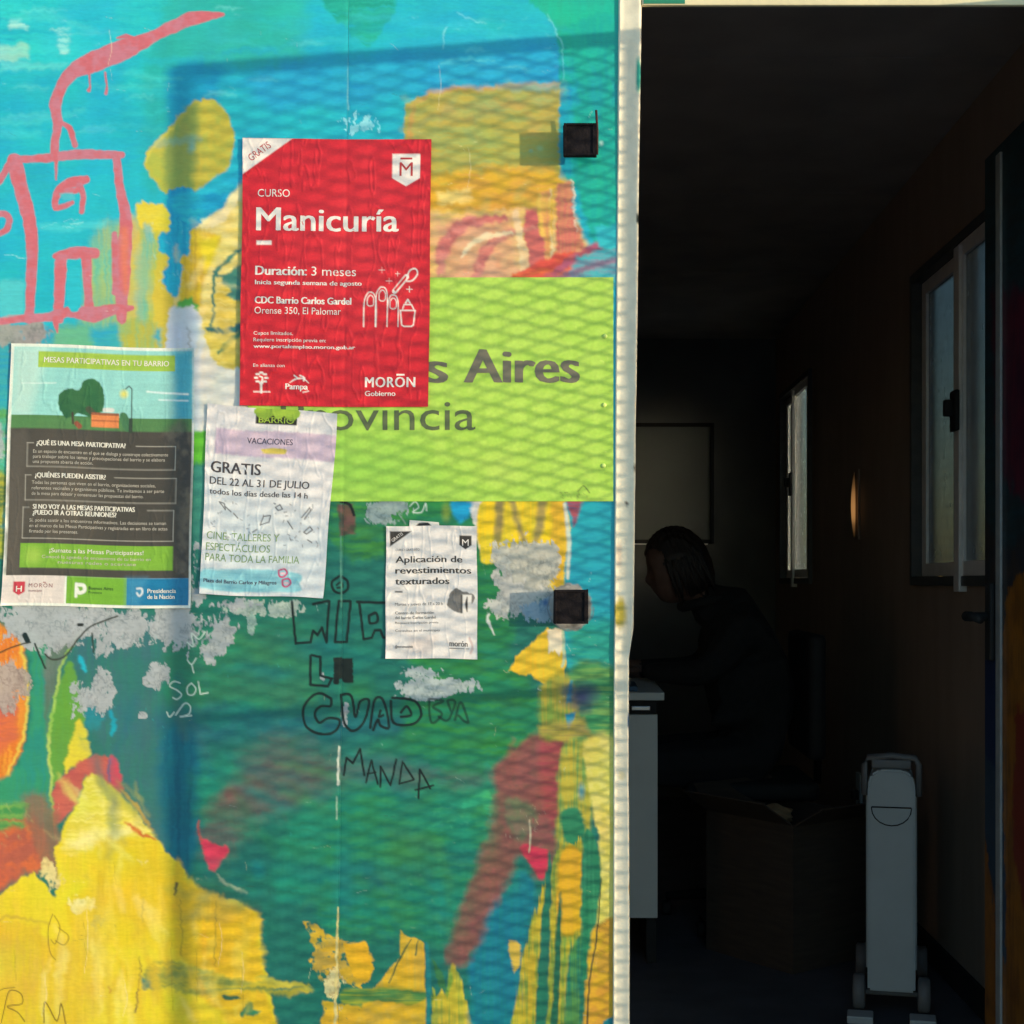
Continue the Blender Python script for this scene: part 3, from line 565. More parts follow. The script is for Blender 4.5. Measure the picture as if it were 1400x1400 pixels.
    c.poly([(616, 1318), (626, 1330), (636, 1400), (640, 1420), (600, 1420), (592, 1350), (604, 1380)], (190, 176, 50), (120, 160, 60), soft=2, warp=3, d='v', dry=.25)
    c.poly([(498, 1372), (520, 1366), (560, 1374), (582, 1368), (584, 1420), (480, 1420)], (220, 180, 40), (200, 170, 60), soft=2, warp=5, smooth=False, d='n', dry=.12)
    c.poly([(592, 1372), (604, 1352), (612, 1366), (622, 1326), (632, 1340), (640, 1372), (652, 1420), (590, 1420)], (206, 184, 52), (150, 160, 60), soft=2, warp=4, smooth=False, d='v', dry=.22)
    c.poly([(704, 1420), (712, 1350), (728, 1290), (740, 1300), (736, 1420)], (200, 180, 50), (160, 160, 60), soft=2, warp=3, smooth=False, d='v', dry=.2)
    c.stroke([(583, 1290), (586, 1340), (585, 1420)], [5, 7, 6], (30, 128, 130), soft=2); c.poly([(590, 1310), (604, 1330), (612, 1356), (600, 1350)], (54, 118, 70), soft=2, warp=2)
    c.poly([(652, 1290), (664, 1240), (690, 1200), (722, 1196), (732, 1240), (716, 1300), (706, 1420), (650, 1420), (640, 1340)], (12, 128, 138), (10, 120, 140), soft=6, warp=5, d='v')
    c.blob(690, 1200, 40, 40, (30, 132, 104), .7)
    # red-brown diagonal
    c.poly([(688, 1040), (716, 1012), (764, 998), (788, 1002), (780, 1030), (770, 1080), (762, 1150), (752, 1196), (734, 1200), (722, 1176), (708, 1172), (690, 1210), (664, 1262), (640, 1312), (612, 1318), (618, 1280), (640, 1220), (668, 1140), (676, 1090), (672, 1058)], (132, 82, 74), (146, 80, 78), soft=8, warp=7, d='n', dry=.08, a=.9)
    c.poly([(612, 1318), (620, 1270), (650, 1200), (676, 1100), (690, 1100), (670, 1180), (640, 1260)], (110, 96, 76), (84, 104, 80), soft=10, warp=8, d='n', a=.55)
    c.poly([(740, 1010), (786, 1004), (772, 1080), (756, 1130), (742, 1092)], (160, 70, 78), (150, 80, 74), soft=7, warp=5)
    c.poly([(710, 1160), (728, 1156), (752, 1168), (746, 1196), (736, 1202), (726, 1182)], (206, 48, 82), (190, 64, 78), soft=2.5, warp=3)
    c.poly([(694, 1096), (722, 1098), (734, 1120), (716, 1150), (698, 1140), (690, 1118)], (128, 112, 92), (104, 112, 84), soft=5, warp=5, dry=.25, d='n')
    c.stroke([(724, 1122), (725, 1140), (723, 1166)], [2, 3, 1.5], (190, 180, 150)); c.chips(690, 1096, 746, 1150, 20, (190, 180, 150), (.6, 1.6), 41, 2, 1.3, .7)
    # right-hand yellow streaks
    c.poly([(770, 1020), (812, 990), (812, 1090), (800, 1180), (768, 1180), (762, 1100)], (186, 176, 60), (120, 160, 80), soft=5, warp=5, d='v', dry=.15)
    c.poly([(768, 1110), (790, 1104), (800, 1130), (792, 1154), (772, 1150)], (40, 130, 90), soft=3, warp=3); c.blob(795, 1082, 8, 18, (20, 150, 180), .8)
    c.poly([(764, 1158), (796, 1156), (804, 1240), (800, 1420), (742, 1420), (700, 1420), (712, 1330), (726, 1260), (748, 1200)], (198, 176, 48), (120, 150, 62), soft=2, warp=3, d='v', dry=.3, bris=14)
    c.poly([(768, 1166), (794, 1166), (804, 1230), (792, 1270), (772, 1280), (760, 1250)], (222, 174, 30), (214, 166, 40), soft=3, warp=4, d='v')
    c.poly([(696, 1288), (708, 1290), (712, 1306), (704, 1330), (698, 1306)], (204, 176, 70), soft=2, warp=3)
    c.poly([(738, 1300), (748, 1180), (754, 1180), (752, 1300), (744, 1420), (730, 1420)], (30, 112, 92), soft=2, warp=3, d='v', dry=.25); c.poly([(758, 1310), (764, 1230), (768, 1230), (766, 1330), (760, 1420), (754, 1420)], (32, 104, 78), soft=2, warp=2, d='v', dry=.2)
    c.poly([(776, 1330), (784, 1290), (800, 1290), (804, 1420), (774, 1420)], (30, 118, 96), (80, 140, 70), soft=3, warp=3, d='v', dry=.2)
    c.poly([(798, 1010), (816, 984), (860, 980), (860, 1290), (818, 1280), (820, 1160), (806, 1090)], (224, 214, 116), (210, 200, 90), soft=2.5, warp=3, d='n')
    c.poly([(796, 1150), (810, 1140), (822, 1180), (820, 1230), (808, 1300), (800, 1420), (796, 1300)], (34, 124, 88), (50, 136, 96), soft=2, warp=3, d='v')
    c.poly([(812, 1270), (860, 1262), (860, 1420), (800, 1420), (804, 1320)], (216, 172, 40), (200, 150, 50), soft=2.5, warp=4, d='n'); c.chips(816, 1262, 838, 1310, 14, (130, 80, 30), (.8, 2), 44, 1.4, .4, .7)
    c.poly([(826, 1395), (860, 1380), (860, 1420), (820, 1420)], (20, 130, 140), soft=2, warp=3); c.stroke([(822, 1200), (816, 1280), (806, 1340), (802, 1420)], [1, 2, 2, 2], (30, 60, 50), soft=1)
    # ---------------- under the green sign, right
    c.poly([(636, 680), (672, 680), (664, 760), (656, 755), (648, 720)], (222, 220, 206), (212, 214, 206), soft=1.6, warp=2.5)
    c.poly([(616, 684), (642, 684), (640, 706), (626, 716), (618, 700)], (20, 160, 204), soft=4, warp=4); c.blob(610, 700, 10, 20, (150, 170, 60), .7)
    c.poly([(664, 680), (780, 680), (776, 800), (742, 800), (700, 760), (670, 770), (656, 756)], (232, 208, 44), (240, 206, 20), soft=2, warp=2.5, d='v')
    for P, wv in (([(684, 684), (682, 720), (678, 760)], 12), ([(700, 684), (712, 730), (722, 744)], 7), ([(742, 684), (738, 720), (732, 740)], 12)):
        c.stroke(P, [wv, wv, wv * .7], (150, 138, 84), (130, 120, 90), soft=4, warp=2, a=.85)
    c.poly([(755, 686), (776, 686), (772, 780), (766, 800), (756, 800)], (226, 176, 44), soft=4, warp=3, d='v', a=.8)
    c.poly([(776, 684), (860, 684), (860, 920), (780, 920), (772, 800), (780, 720)], (30, 168, 184), (24, 154, 176), soft=2, warp=3)
    c.stroke([(772, 690), (778, 740), (776, 790)], [4, 6, 4], (206, 216, 200), soft=2, dry=.25, d='v'); c.poly([(774, 684), (796, 684), (790, 708), (784, 720), (780, 702)], (170, 80, 90), (120, 90, 120), soft=3, warp=3)
    c.poly([(784, 860), (860, 850), (860, 930), (820, 930), (782, 915)], (28, 158, 150), (40, 160, 140), soft=10, warp=5)
    c.poly([(780, 912), (860, 920), (860, 1000), (820, 1000), (784, 1010)], (52, 138, 84), (110, 160, 80), soft=8, warp=6)
    c.poly([(734, 870), (748, 858), (762, 870), (772, 890), (772, 930), (762, 940), (756, 932), (744, 936), (724, 922), (702, 920), (696, 918), (704, 898), (720, 884)], (228, 196, 50), (232, 186, 36), soft=1.6, warp=4, smooth=False, d='v')
    c.poly([(748, 862), (770, 858), (768, 884), (762, 898), (757, 888), (752, 894), (750, 878)], (232, 226, 196), soft=1.5, warp=4, smooth=False, d='v', dry=.12); c.stroke([(770, 862), (771, 900), (768, 912)], [3, 4, 3], (170, 200, 170), soft=1.5)
    c.poly([(742, 936), (776, 925), (790, 960), (780, 1010), (742, 1010), (736, 980)], (170, 160, 56), (120, 150, 60), soft=6, warp=6, d='v', dry=.1)
    c.poly([(780, 930), (784, 930), (782, 960), (774, 962)], (40, 150, 170), soft=2, warp=2); c.poly([(772, 976), (788, 974), (782, 990), (776, 998)], (20, 140, 170), soft=2, warp=2)
    c.poly([(738, 990), (800, 982), (806, 1004), (770, 1012), (740, 1008)], (186, 166, 66), (150, 130, 70), soft=6, warp=8, smooth=False, dry=.3, a=.8)
    c.blob(795, 952, 30, 27, (38, 42, 92), 1.0, .45, nz=.5); c.blob(776, 944, 16, 14, (40, 80, 130), .5); c.blob(790, 950, 55, 40, (50, 80, 80), .25)
    c.blob(822, 196, 5, 6, (190, 230, 225), .8); c.blob(738, 203, 8, 7, (170, 200, 130), .8); c.blob(726, 206, 5, 4, (110, 190, 160), .6); c.chips(690, 700, 860, 1010, 26, (200, 216, 200), (.5, 1.5), 51, 1.6, .8, .8)
    c.mottle()
    # ---------------- pink house
    def pk(P, W, **k): c.stroke(P, W, PK1, PK2, soft=1.2, warp=1.4, **k)
    pk([(306, 20), (285, 22), (262, 26), (238, 36), (210, 50), (170, 68), (130, 84), (100, 98), (84, 120), (76, 145), (80, 170)], [4, 14, 20, 17, 15, 28, 30, 20, 16, 16, 13])
    pk([(160, 52), (172, 50), (190, 54)], [2, 6, 3]); pk([(80, 165), (76, 190), (74, 214)], [13, 11, 12])
    pk([(84, 168), (96, 176), (102, 198)], [6, 8, 8]); pk([(122, 100), (124, 116), (122, 124)], [3, 2, 5]); pk([(144, 100), (147, 116), (145, 128)], [3, 2.4, 5])
    pk([(24, 218), (70, 216), (110, 211), (166, 212)], [9, 12, 14, 9]); pk([(76, 210), (77, 222), (76, 246)], [6, 5, 2])
    pk([(160, 216), (164, 260), (172, 300), (168, 360), (166, 436)], [11, 12, 16, 22, 13]); pk([(156, 320), (158, 400)], [8, 10])
    pk([(20, 220), (30, 262), (42, 310), (44, 350), (40, 436)], [20, 20, 18, 15, 13]); pk([(18, 218), (4, 240), (-18, 268)], [10, 11, 12])
    pk([(-16, 300), (0, 292), (12, 298), (10, 314), (-6, 322)], [9, 9, 9, 8, 8])
    pk([(117, 246), (96, 250), (80, 262), (76, 284), (98, 278)], [12, 14, 12, 8, 7]); pk([(108, 254), (114, 268), (112, 290)], [10, 8, 7]); pk([(82, 262), (104, 260)], [7, 8])
    pk([(76, 350), (104, 346), (130, 346)], [8, 17, 14]); pk([(84, 352), (82, 390), (80, 436)], [17, 15, 13]); pk([(118, 352), (120, 390), (122, 424)], [14, 12, 12])
    pk([(-16, 442), (20, 436), (60, 434), (100, 426), (128, 430), (150, 424), (180, 421)], [10, 12, 12, 16, 22, 16, 6]); pk([(76, 436), (78, 454)], [10, 3]); pk([(166, 428), (167, 442)], [12, 3])
    c.stroke([(170, 315), (170, 345), (172, 400)], [10, 12, 6], (228, 128, 90), soft=5, a=.7)
    c.poly([(92, 372), (104, 366), (110, 372), (110, 420), (94, 422)], (40, 190, 206), soft=1.5, warp=1.5)
    c.poly([(82, 264), (100, 262), (104, 272), (86, 274)], (90, 190, 200), soft=2, warp=1.5, a=.7)
    c.chips(60, 300, 110, 312, 9, (180, 240, 240), (1.5, 3), 3, 2.5, 0, .9); c.chips(4, 348, 34, 354, 4, (170, 235, 235), (1.5, 2.5), 4, 2.5, 0, .9)
    c.poly([(54, 306), (150, 300), (140, 312), (60, 316)], (80, 215, 220), soft=5, warp=5, a=.6)
    c.poly([(0, 384), (30, 386), (32, 400), (28, 430), (0, 432)], (90, 205, 208), soft=4, warp=5, a=.7)
    c.poly([(-300, 300), (-20, 290), (-10, 470), (-300, 500)], (60, 170, 170), (200, 190, 80), soft=8, warp=20)
    # ---------------- torn paper and glue
    c.residue(700, 812, 50, 44, .56, (192, 192, 186), (134, 136, 132)); c.residue(722, 760, 58, 34, .60, (186, 188, 180), (130, 132, 128)); c.residue(728, 800, 50, 56, .62, (188, 188, 180), (130, 132, 128)); c.residue(730, 770, 40, 40, .6, (184, 184, 170), (128, 130, 120)); c.residue(735, 835, 46, 20, .55, (150, 175, 190), (90, 130, 160))
    c.blob(746, 824, 9, 8, (30, 90, 150), .8)
    a = [(780 + 31 * math.cos(t), 830 + 31 * math.sin(t)) for t in np.linspace(0, 2 * math.pi, 14)[:-1]]
    c.poly(a, (176, 172, 164), (120, 120, 116), soft=1.5, warp=5, ws=10, d='n', thick=.4); c.stroke(catmull(a, True)[:50], 2, (110, 116, 120), warp=2, smooth=False, a=.7)
    c.residue(60, 850, 105, 46, .62); c.residue(150, 860, 70, 44, .56); c.residue(246, 860, 44, 42, .66); c.residue(300, 868, 26, 44, .56, sk=-.3); c.residue(140, 944, 22, 40, .6); c.residue(10, 930, 34, 50, .6, (170, 160, 150), (120, 112, 110)); c.residue(112, 960, 26, 44, .44)
    c.residue(215, 925, 22, 24, .5); c.residue(196, 978, 10, 8, .6); c.residue(344, 850, 9, 26, .55, (150, 180, 170), (110, 140, 130)); c.residue(360, 832, 90, 14, .55, (170, 186, 176), (100, 128, 112)); c.residue(270, 790, 18, 50, .5); c.residue(330, 825, 60, 12, .52)
    c.residue(590, 942, 82, 16, .62, (176, 188, 188), (110, 130, 130)); c.residue(572, 922, 50, 16, .46, (176, 188, 188), (110, 130, 130)); c.residue(530, 700, 36, 24, .56, (150, 168, 168), (100, 120, 120)); c.residue(442, 924, 10, 12, .5); c.residue(472, 975, 7, 20, .6)
    c.residue(495, 170, 36, 22, .5, (150, 225, 235), (70, 195, 215), .08); c.residue(60, 770, 8, 30, .4)
    c.chips(440, 900, 720, 1020, 16, (160, 205, 190), (.6, 1.6), 61, 1.2, .5, .9); c.chips(130, 860, 400, 1150, 20, (60, 190, 190), (.5, 1.4), 62, 1.6, 1.4, .7); c.chips(560, 150, 760, 300, 10, (230, 225, 150), (.6, 1.4), 63)
    R_ = random.Random(77)
    for _ in range(150):
        x, y = R_.uniform(0, 836), R_.uniform(10, 1395); t = R_.choice((0, 0, 1.57)) + R_.gauss(0, .25); l = R_.uniform(3, 16)
        c.stroke([(x, y), (x + l * math.cos(t), y + l * math.sin(t))], [.4, R_.uniform(.6, 1.3), .3], R_.choice([(210, 226, 214), (190, 214, 206), (60, 70, 60), (230, 222, 170)]), soft=.7, warp=1.2, ws=4, a=R_.uniform(.2, .6), smooth=False, thick=.05)
    for x, y, L in ((118, 1240, 90), (300, 1262, 60), (60, 1330, 60), (170, 1340, 50), (330, 1300, 60), (640, 200, 60), (150, 40, 50), (600, 90, 60)):
        c.stroke([(x, y), (x + 3, y + L / 2), (x - 2, y + L)], [.5, 1.2, .4], (240, 232, 190), soft=.8, warp=1.5, a=.4, thick=.04)
    for x, y, h in ((116, 1262, 60), (234, 1290, 90), (268, 1300, 70), (330, 1322, 60), (20, 1300, 40), (156, 1180, 30)):
        c.stroke([(x, y), (x + 2, y + h)], [.6, 1.4, .5], (150, 124, 40), soft=1, warp=2, a=.5, thick=0)
    # ---------------- graffiti
    c.blob(464, 910, 14, 18, (20, 24, 20), .0)
    G = (8, 34, 32)
    def gp(P, w_=2.8, col=G, a=1, **k): c.stroke(P, w_ * 1.2 + .3, col, soft=.9, warp=.7, a=a, thick=0, **k)
    gp([(399, 823), (404, 880), (424, 878), (428, 862), (434, 868), (440, 858), (446, 878), (450, 822)], smooth=False)
    gp([(428, 826), (448, 822)], smooth=False)
    gp([(463, 822), (458, 878), (474, 878), (479, 822), (463, 822)], smooth=False)
    gp([(464, 788), (474, 793), (475, 805), (466, 811), (456, 807), (454, 796), (464, 788)]); gp([(460, 800), (466, 796), (468, 802), (461, 804)], 2.4)
    gp([(488, 823), (528, 824)], smooth=False); gp([(491, 823), (497, 874), (508, 872), (512, 862), (520, 862), (524, 872), (530, 872)], smooth=False); gp([(504, 842), (514, 838), (516, 850), (506, 852), (504, 842)])
    gp([(424, 897), (424, 936), (448, 938), (454, 928), (438, 924), (438, 898), (426, 896)], smooth=False)
    c.poly([(456, 899), (482, 899), (483, 934), (470, 934), (466, 926), (462, 936), (456, 934)], (22, 34, 30), soft=1, warp=1, smooth=False, thick=0)
    gp([(452, 955), (436, 948), (420, 958), (414, 975), (420, 995), (440, 1004), (458, 1000), (464, 985), (448, 982), (436, 988), (430, 976), (438, 966), (452, 965), (452, 955)])
    gp([(466, 950), (470, 985), (482, 1000), (498, 985), (504, 958), (492, 960), (486, 980), (480, 952), (468, 950)]); gp([(506, 995), (512, 958), (524, 958), (532, 994), (520, 992), (516, 984), (510, 998)]); gp([(520, 972), (518, 980), (524, 978)])
    gp([(534, 958), (538, 988), (564, 990), (576, 976), (566, 958), (536, 954)]); gp([(548, 974), (556, 966), (562, 978), (548, 980)])
    gp([(586, 956), (590, 988), (604, 976), (592, 966), (606, 958), (588, 956)], a=.7); gp([(600, 980), (612, 985), (622, 960), (612, 958), (616, 972)], a=.7); gp([(622, 984), (630, 960), (640, 988), (626, 978)], a=.7)
    MN = (6, 26, 24)
    gp([(470, 1060), (474, 1036), (482, 1044), (492, 1024), (498, 1060)], 2.2, MN, smooth=False); gp([(500, 1070), (508, 1040), (516, 1072)], 2.0, MN, smooth=False); gp([(502, 1058), (514, 1056)], 1.6, MN, smooth=False)
    gp([(520, 1076), (520, 1048), (534, 1074), (542, 1038)], 2.0, MN, smooth=False); gp([(550, 1042), (546, 1072), (566, 1066), (552, 1044)], 2, MN, smooth=False); gp([(572, 1092), (574, 1052), (588, 1078)], 2, MN, smooth=False); gp([(568, 1080), (592, 1074)], 2, MN, smooth=False)
    gp([(0, 892), (20, 884), (42, 878)], 1.5, (60, 60, 40)); gp([(48, 880), (56, 900), (62, 914)], 2, (40, 56, 44)); gp([(62, 894), (72, 902), (90, 896), (106, 874), (122, 858), (140, 850), (160, 842)], 1.7, (56, 60, 52))
    gp([(126, 866), (128, 892)], 1.5, (50, 62, 52), smooth=False); gp([(108, 854), (112, 854)], 4, (40, 44, 40), smooth=False); gp([(34, 868), (38, 876)], 6, (20, 40, 40), smooth=False)
    WC = (205, 226, 214)
    def wp(P, **k): c.stroke(P, 1.6, WC, soft=.8, warp=.5, a=.9, thick=0, **k)
    wp([(246, 934), (238, 932), (232, 938), (242, 944), (248, 950), (242, 956), (236, 954)]); wp([(262, 934), (256, 940), (257, 949), (264, 950), (268, 942), (262, 934)]); wp([(271, 932), (274, 949), (284, 947)], smooth=False)
    wp([(256, 902), (262, 908), (268, 900)]); wp([(262, 908), (265, 920)], smooth=False); wp([(256, 878), (264, 884), (262, 866), (272, 874), (280, 864)])
    wp([(240, 978), (252, 962), (260, 966), (258, 976), (246, 980), (262, 978)]); wp([(228, 974), (232, 980), (238, 974)])
    wp([(560, 692), (568, 686), (572, 694), (564, 700), (576, 700), (582, 688), (583, 698)]); c.stroke([(540, 686), (546, 704), (554, 716)], 1.6, (150, 170, 160), a=.7)
    gp([(340, 565), (350, 600)], 1, a=0)
    c.stroke([(463, 1020), (462, 1072)], [2.5, 3.5], (206, 214, 196), soft=1, warp=1.5, smooth=False, dry=.2, d='v'); c.stroke([(460, 1090), (460, 1120)], [2, 2.5], (150, 190, 160), soft=1, warp=1.5, smooth=False, dry=.3, d='v'); c.stroke([(462, 1240), (458, 1400)], [2, 4], (206, 196, 130), soft=1, warp=2, smooth=False, dry=.4, d='v')
    c.stroke([(474, 0), (474, 40), (476, 150)], [1.5, 1, 2], (140, 220, 225), soft=1, warp=1, dry=.3, d='v', a=.8); c.stroke([(466, 690), (466, 830)], [2, 2], (90, 150, 130), soft=1, warp=1, smooth=False, dry=.4, d='v')
    # older poster remnants near poster C and D
    c.poly([(462, 690), (484, 688), (486, 730), (464, 732)], (72, 60, 56), (120, 70, 70), soft=2, warp=3, a=.85, d='n'); gp([(466, 686), (478, 690), (484, 704)], 3, (20, 24, 24))
    c.stroke([(676, 868), (668, 850), (670, 840)], [2, 5, 3], (200, 210, 200), soft=1.2, warp=3)

def panel_depth(X, Y, H):
    d = .0022 * (fbm(X, Y, 420, 520, 3, 2) - .5) * 2 + .0007 * (fbm(X, Y, 120, 170, 8, 3) - .5) * 2
    d = d - .0004 * np.exp(-((X - SEAM(Y)) / 3.0) ** 2)
    d = d + .00012 * (fbm(X, Y, 9, 9, 5, 3) - .5) * 2 + .00011 * (fbm(X, Y, 3, 30, 15, 2) - .5) * 2 * sst(1000, 1200, Y) + .00009 * (fbm(X, Y, 40, 3, 16, 2) - .5) * 2
    return d + H * .001 * .9
for x0, x1, f0, f1 in ((PX0, 469.85, -12, 469.85), (470.15, 846, 470.15, 846)):
    cv = make_panel(x0, x1, f0, f1); mural(cv)
    grid_mesh('wall_panel', cv.X, cv.Y, panel_depth(cv.X, cv.Y, cv.H), cv.C, M_paint, off)
def wall_d(px, py): return float(panel_depth(np.array([[px]], float), np.array([[py]], float), 0)[0, 0])

# wall core behind the painted skin, jamb, lintel, right-hand pier
box('wall_core', (WX(PX0), .005, -.02), (WX(846), .045, 2.46), M_ext, off)
box('wall_core', (JR + .02, .005, -.02), (1.16, .045, 2.46), M_ext, off)
box('lintel', (WX(846) + .001, .005, LZ + .09), (JR + .019, .045, 2.46), M_ext, off)
# right pier and lintel front: painted skins
def skin(name, x0, x1, y0, y1, fn, step=3.0):
    X, Y = np.meshgrid(np.append(np.arange(x0, x1, step), x1), np.append(np.arange(y0, y1, step), y1)); c = Canvas(X, Y, (36, 190, 205)); fn(c)
    return grid_mesh(name, X, Y, .0005 + .0009 * c.H, c.C, M_paint, off)
def lint(c):
    c.rect(840, -400, 1800, 12, (60, 180, 170)); c.poly([(900, -420), (1800, -420), (1800, -8), (936, -6)], (206, 196, 140), (190, 170, 90), warp=6, soft=4)
    c.poly([(1200, -300), (1500, -320), (1520, -60), (1240, -40)], (60, 170, 190), (220, 110, 90), warp=30, soft=8)
skin('wall_panel', 846.5, 1560, -352, 2, lint)
def pier(c):
    c.poly([(1500, -400), (1900, -400), (1900, 600), (1500, 700)], (40, 180, 195), (220, 190, 60), warp=20, soft=8); c.poly([(1500, 700), (1900, 600), (1900, 1900), (1500, 1900)], (30, 125, 100), (220, 190, 40), warp=30, soft=10)
skin('wall_panel', 1561, VX + 1.16 * S, -352, 1790, pier, 5)

# door trim: folded sheet strip with dents, left of the doorway
def trim_strip():
    yv = np.arange(-340, 1790, 4.0)
    prof = [(-.6, -.003), (0, .0012), (0.8, .0030), (2.0, .0034), (3.2, .0032), (5, .0026), (9, .0028), (14, .0032), (19, .0038), (24, .0046), (28, .0054), (30.5, .0056), (32, .0040), (32.6, 0), (32.6, -.03)]
    X = np.zeros((len(yv), len(prof))); D = np.zeros_like(X); Y = np.zeros_like(X)
    for j, y in enumerate(yv):
        le = np.interp(y, [-340, 0, 500, 1000, 1400, 1790], [850, 846, 841.5, 839, 838, 837]); re = np.interp(y, [-340, 0, 300, 600, 860, 900, 1000, 1400, 1790], [880, 877, 873, 869, 866, 860, 859.5, 861, 862])
        re += 1.2 * (fbm(np.array(y), np.array(3.), 60, 60, 4, 3) - .5); le += .5 * (fbm(np.array(y), np.array(3.), 14, 30, 14, 3) - .5)
        for i, (u, d) in enumerate(prof):
            X[j, i] = le + (re - le) * u / 32.6; D[j, i] = d + (.0022 * np.exp(-((y - 885) / 16.0) ** 2) * (-1 if u > 12 else .3) if 0 < u < 32 else 0) + (.0008 * (fbm(np.array(y), np.array(float(u)), 26, 12, 6, 3) - .5) if d > .003 else 0)
        Y[j, :] = y
    c = Canvas(X, Y, (236, 230, 204)); X_, Y_ = X, Y
    n = fbm(X, Y, 14, 30, 3, 4)[..., None]; c.C = alb((238, 230, 202)) * (.9 + .16 * n)
    def spot(x, y, rx, ry, col, a=1):
        m = sst(1.1, .6, np.hypot((X - x) / rx, (Y - y) / ry) + .5 * (fbm(X, Y, 8, 12, 9, 3) - .5))[..., None] * a; c.C = c.C * (1 - m) + alb(col) * m
    spot(848, 838, 9, 24, (186, 168, 60)); spot(873, 105, 4, 26, (30, 160, 140)); spot(872, 300, 2.5, 8, (40, 50, 40)); spot(860, 985, 3, 12, (20, 80, 120)); spot(862, 1215, 3, 14, (190, 150, 60)); spot(868, 640, 3, 5, (120, 110, 90)); spot(856, 689, 3, 3, (70, 60, 50)); spot(850, 1060, 6, 8, (200, 186, 130), .6)
    spot(846, 760, 4, 20, (214, 180, 150), .5); spot(860, 1500, 12, 60, (220, 190, 80))
    me = grid_mesh('door_trim', X, Y, D, c.C, M_trim, off); return me
trim_strip()
# head trim over the doorway
bm = bmesh.new(); add_box(bm, (WX(877), -.006, LZ), (JR + .03, .003, LZ + .10), .002); from_bm('head_trim', bm, mat('head_trim_paint', alb((226, 214, 170)), .5, 0, .12, 8, .3, 100), off)
bm = bmesh.new(); add_box(bm, (JR, -.012, -.02), (JR + .04, .044, LZ - .001), .003); from_bm('door_trim', bm, mat('jamb_paint', alb((226, 214, 170)), .5, 0, .12, 8, .3, 100), off)
bm = bmesh.new(); add_box(bm, (WX(880), -.0070, LZ + .002), (WX(936), -.0062, LZ + .05)); from_bm('paint_patch', bm, flat((30, 130, 100)), off)
box('threshold', (JL, -.03, -.03), (JR, .046, -.004), M_steel, off, .003)

# shell
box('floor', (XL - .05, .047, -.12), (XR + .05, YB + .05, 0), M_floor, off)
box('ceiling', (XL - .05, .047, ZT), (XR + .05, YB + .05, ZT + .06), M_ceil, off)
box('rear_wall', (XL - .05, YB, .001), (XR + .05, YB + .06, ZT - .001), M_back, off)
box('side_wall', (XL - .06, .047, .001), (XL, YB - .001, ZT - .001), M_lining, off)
# right wall with two window openings
W1 = (1.02, 2.15); W2 = (4.03, 4.93); WZ0, WZ1 = 1.115, 2.075
bm = bmesh.new()
for a, b, z0, z1 in ((.047, W1[0], .001, ZT - .001), (W1[1], W2[0], .001, ZT - .001), (W2[1], YB - .001, .001, ZT - .001), (W1[0], W1[1], .001, WZ0), (W1[0], W1[1], WZ1, ZT - .001), (W2[0], W2[1], .001, WZ0), (W2[0], W2[1], WZ1, ZT - .001)):
    add_box(bm, (XR, a, z0), (XR + .07, b, z1))
from_bm('side_wall', bm, M_lining, off)
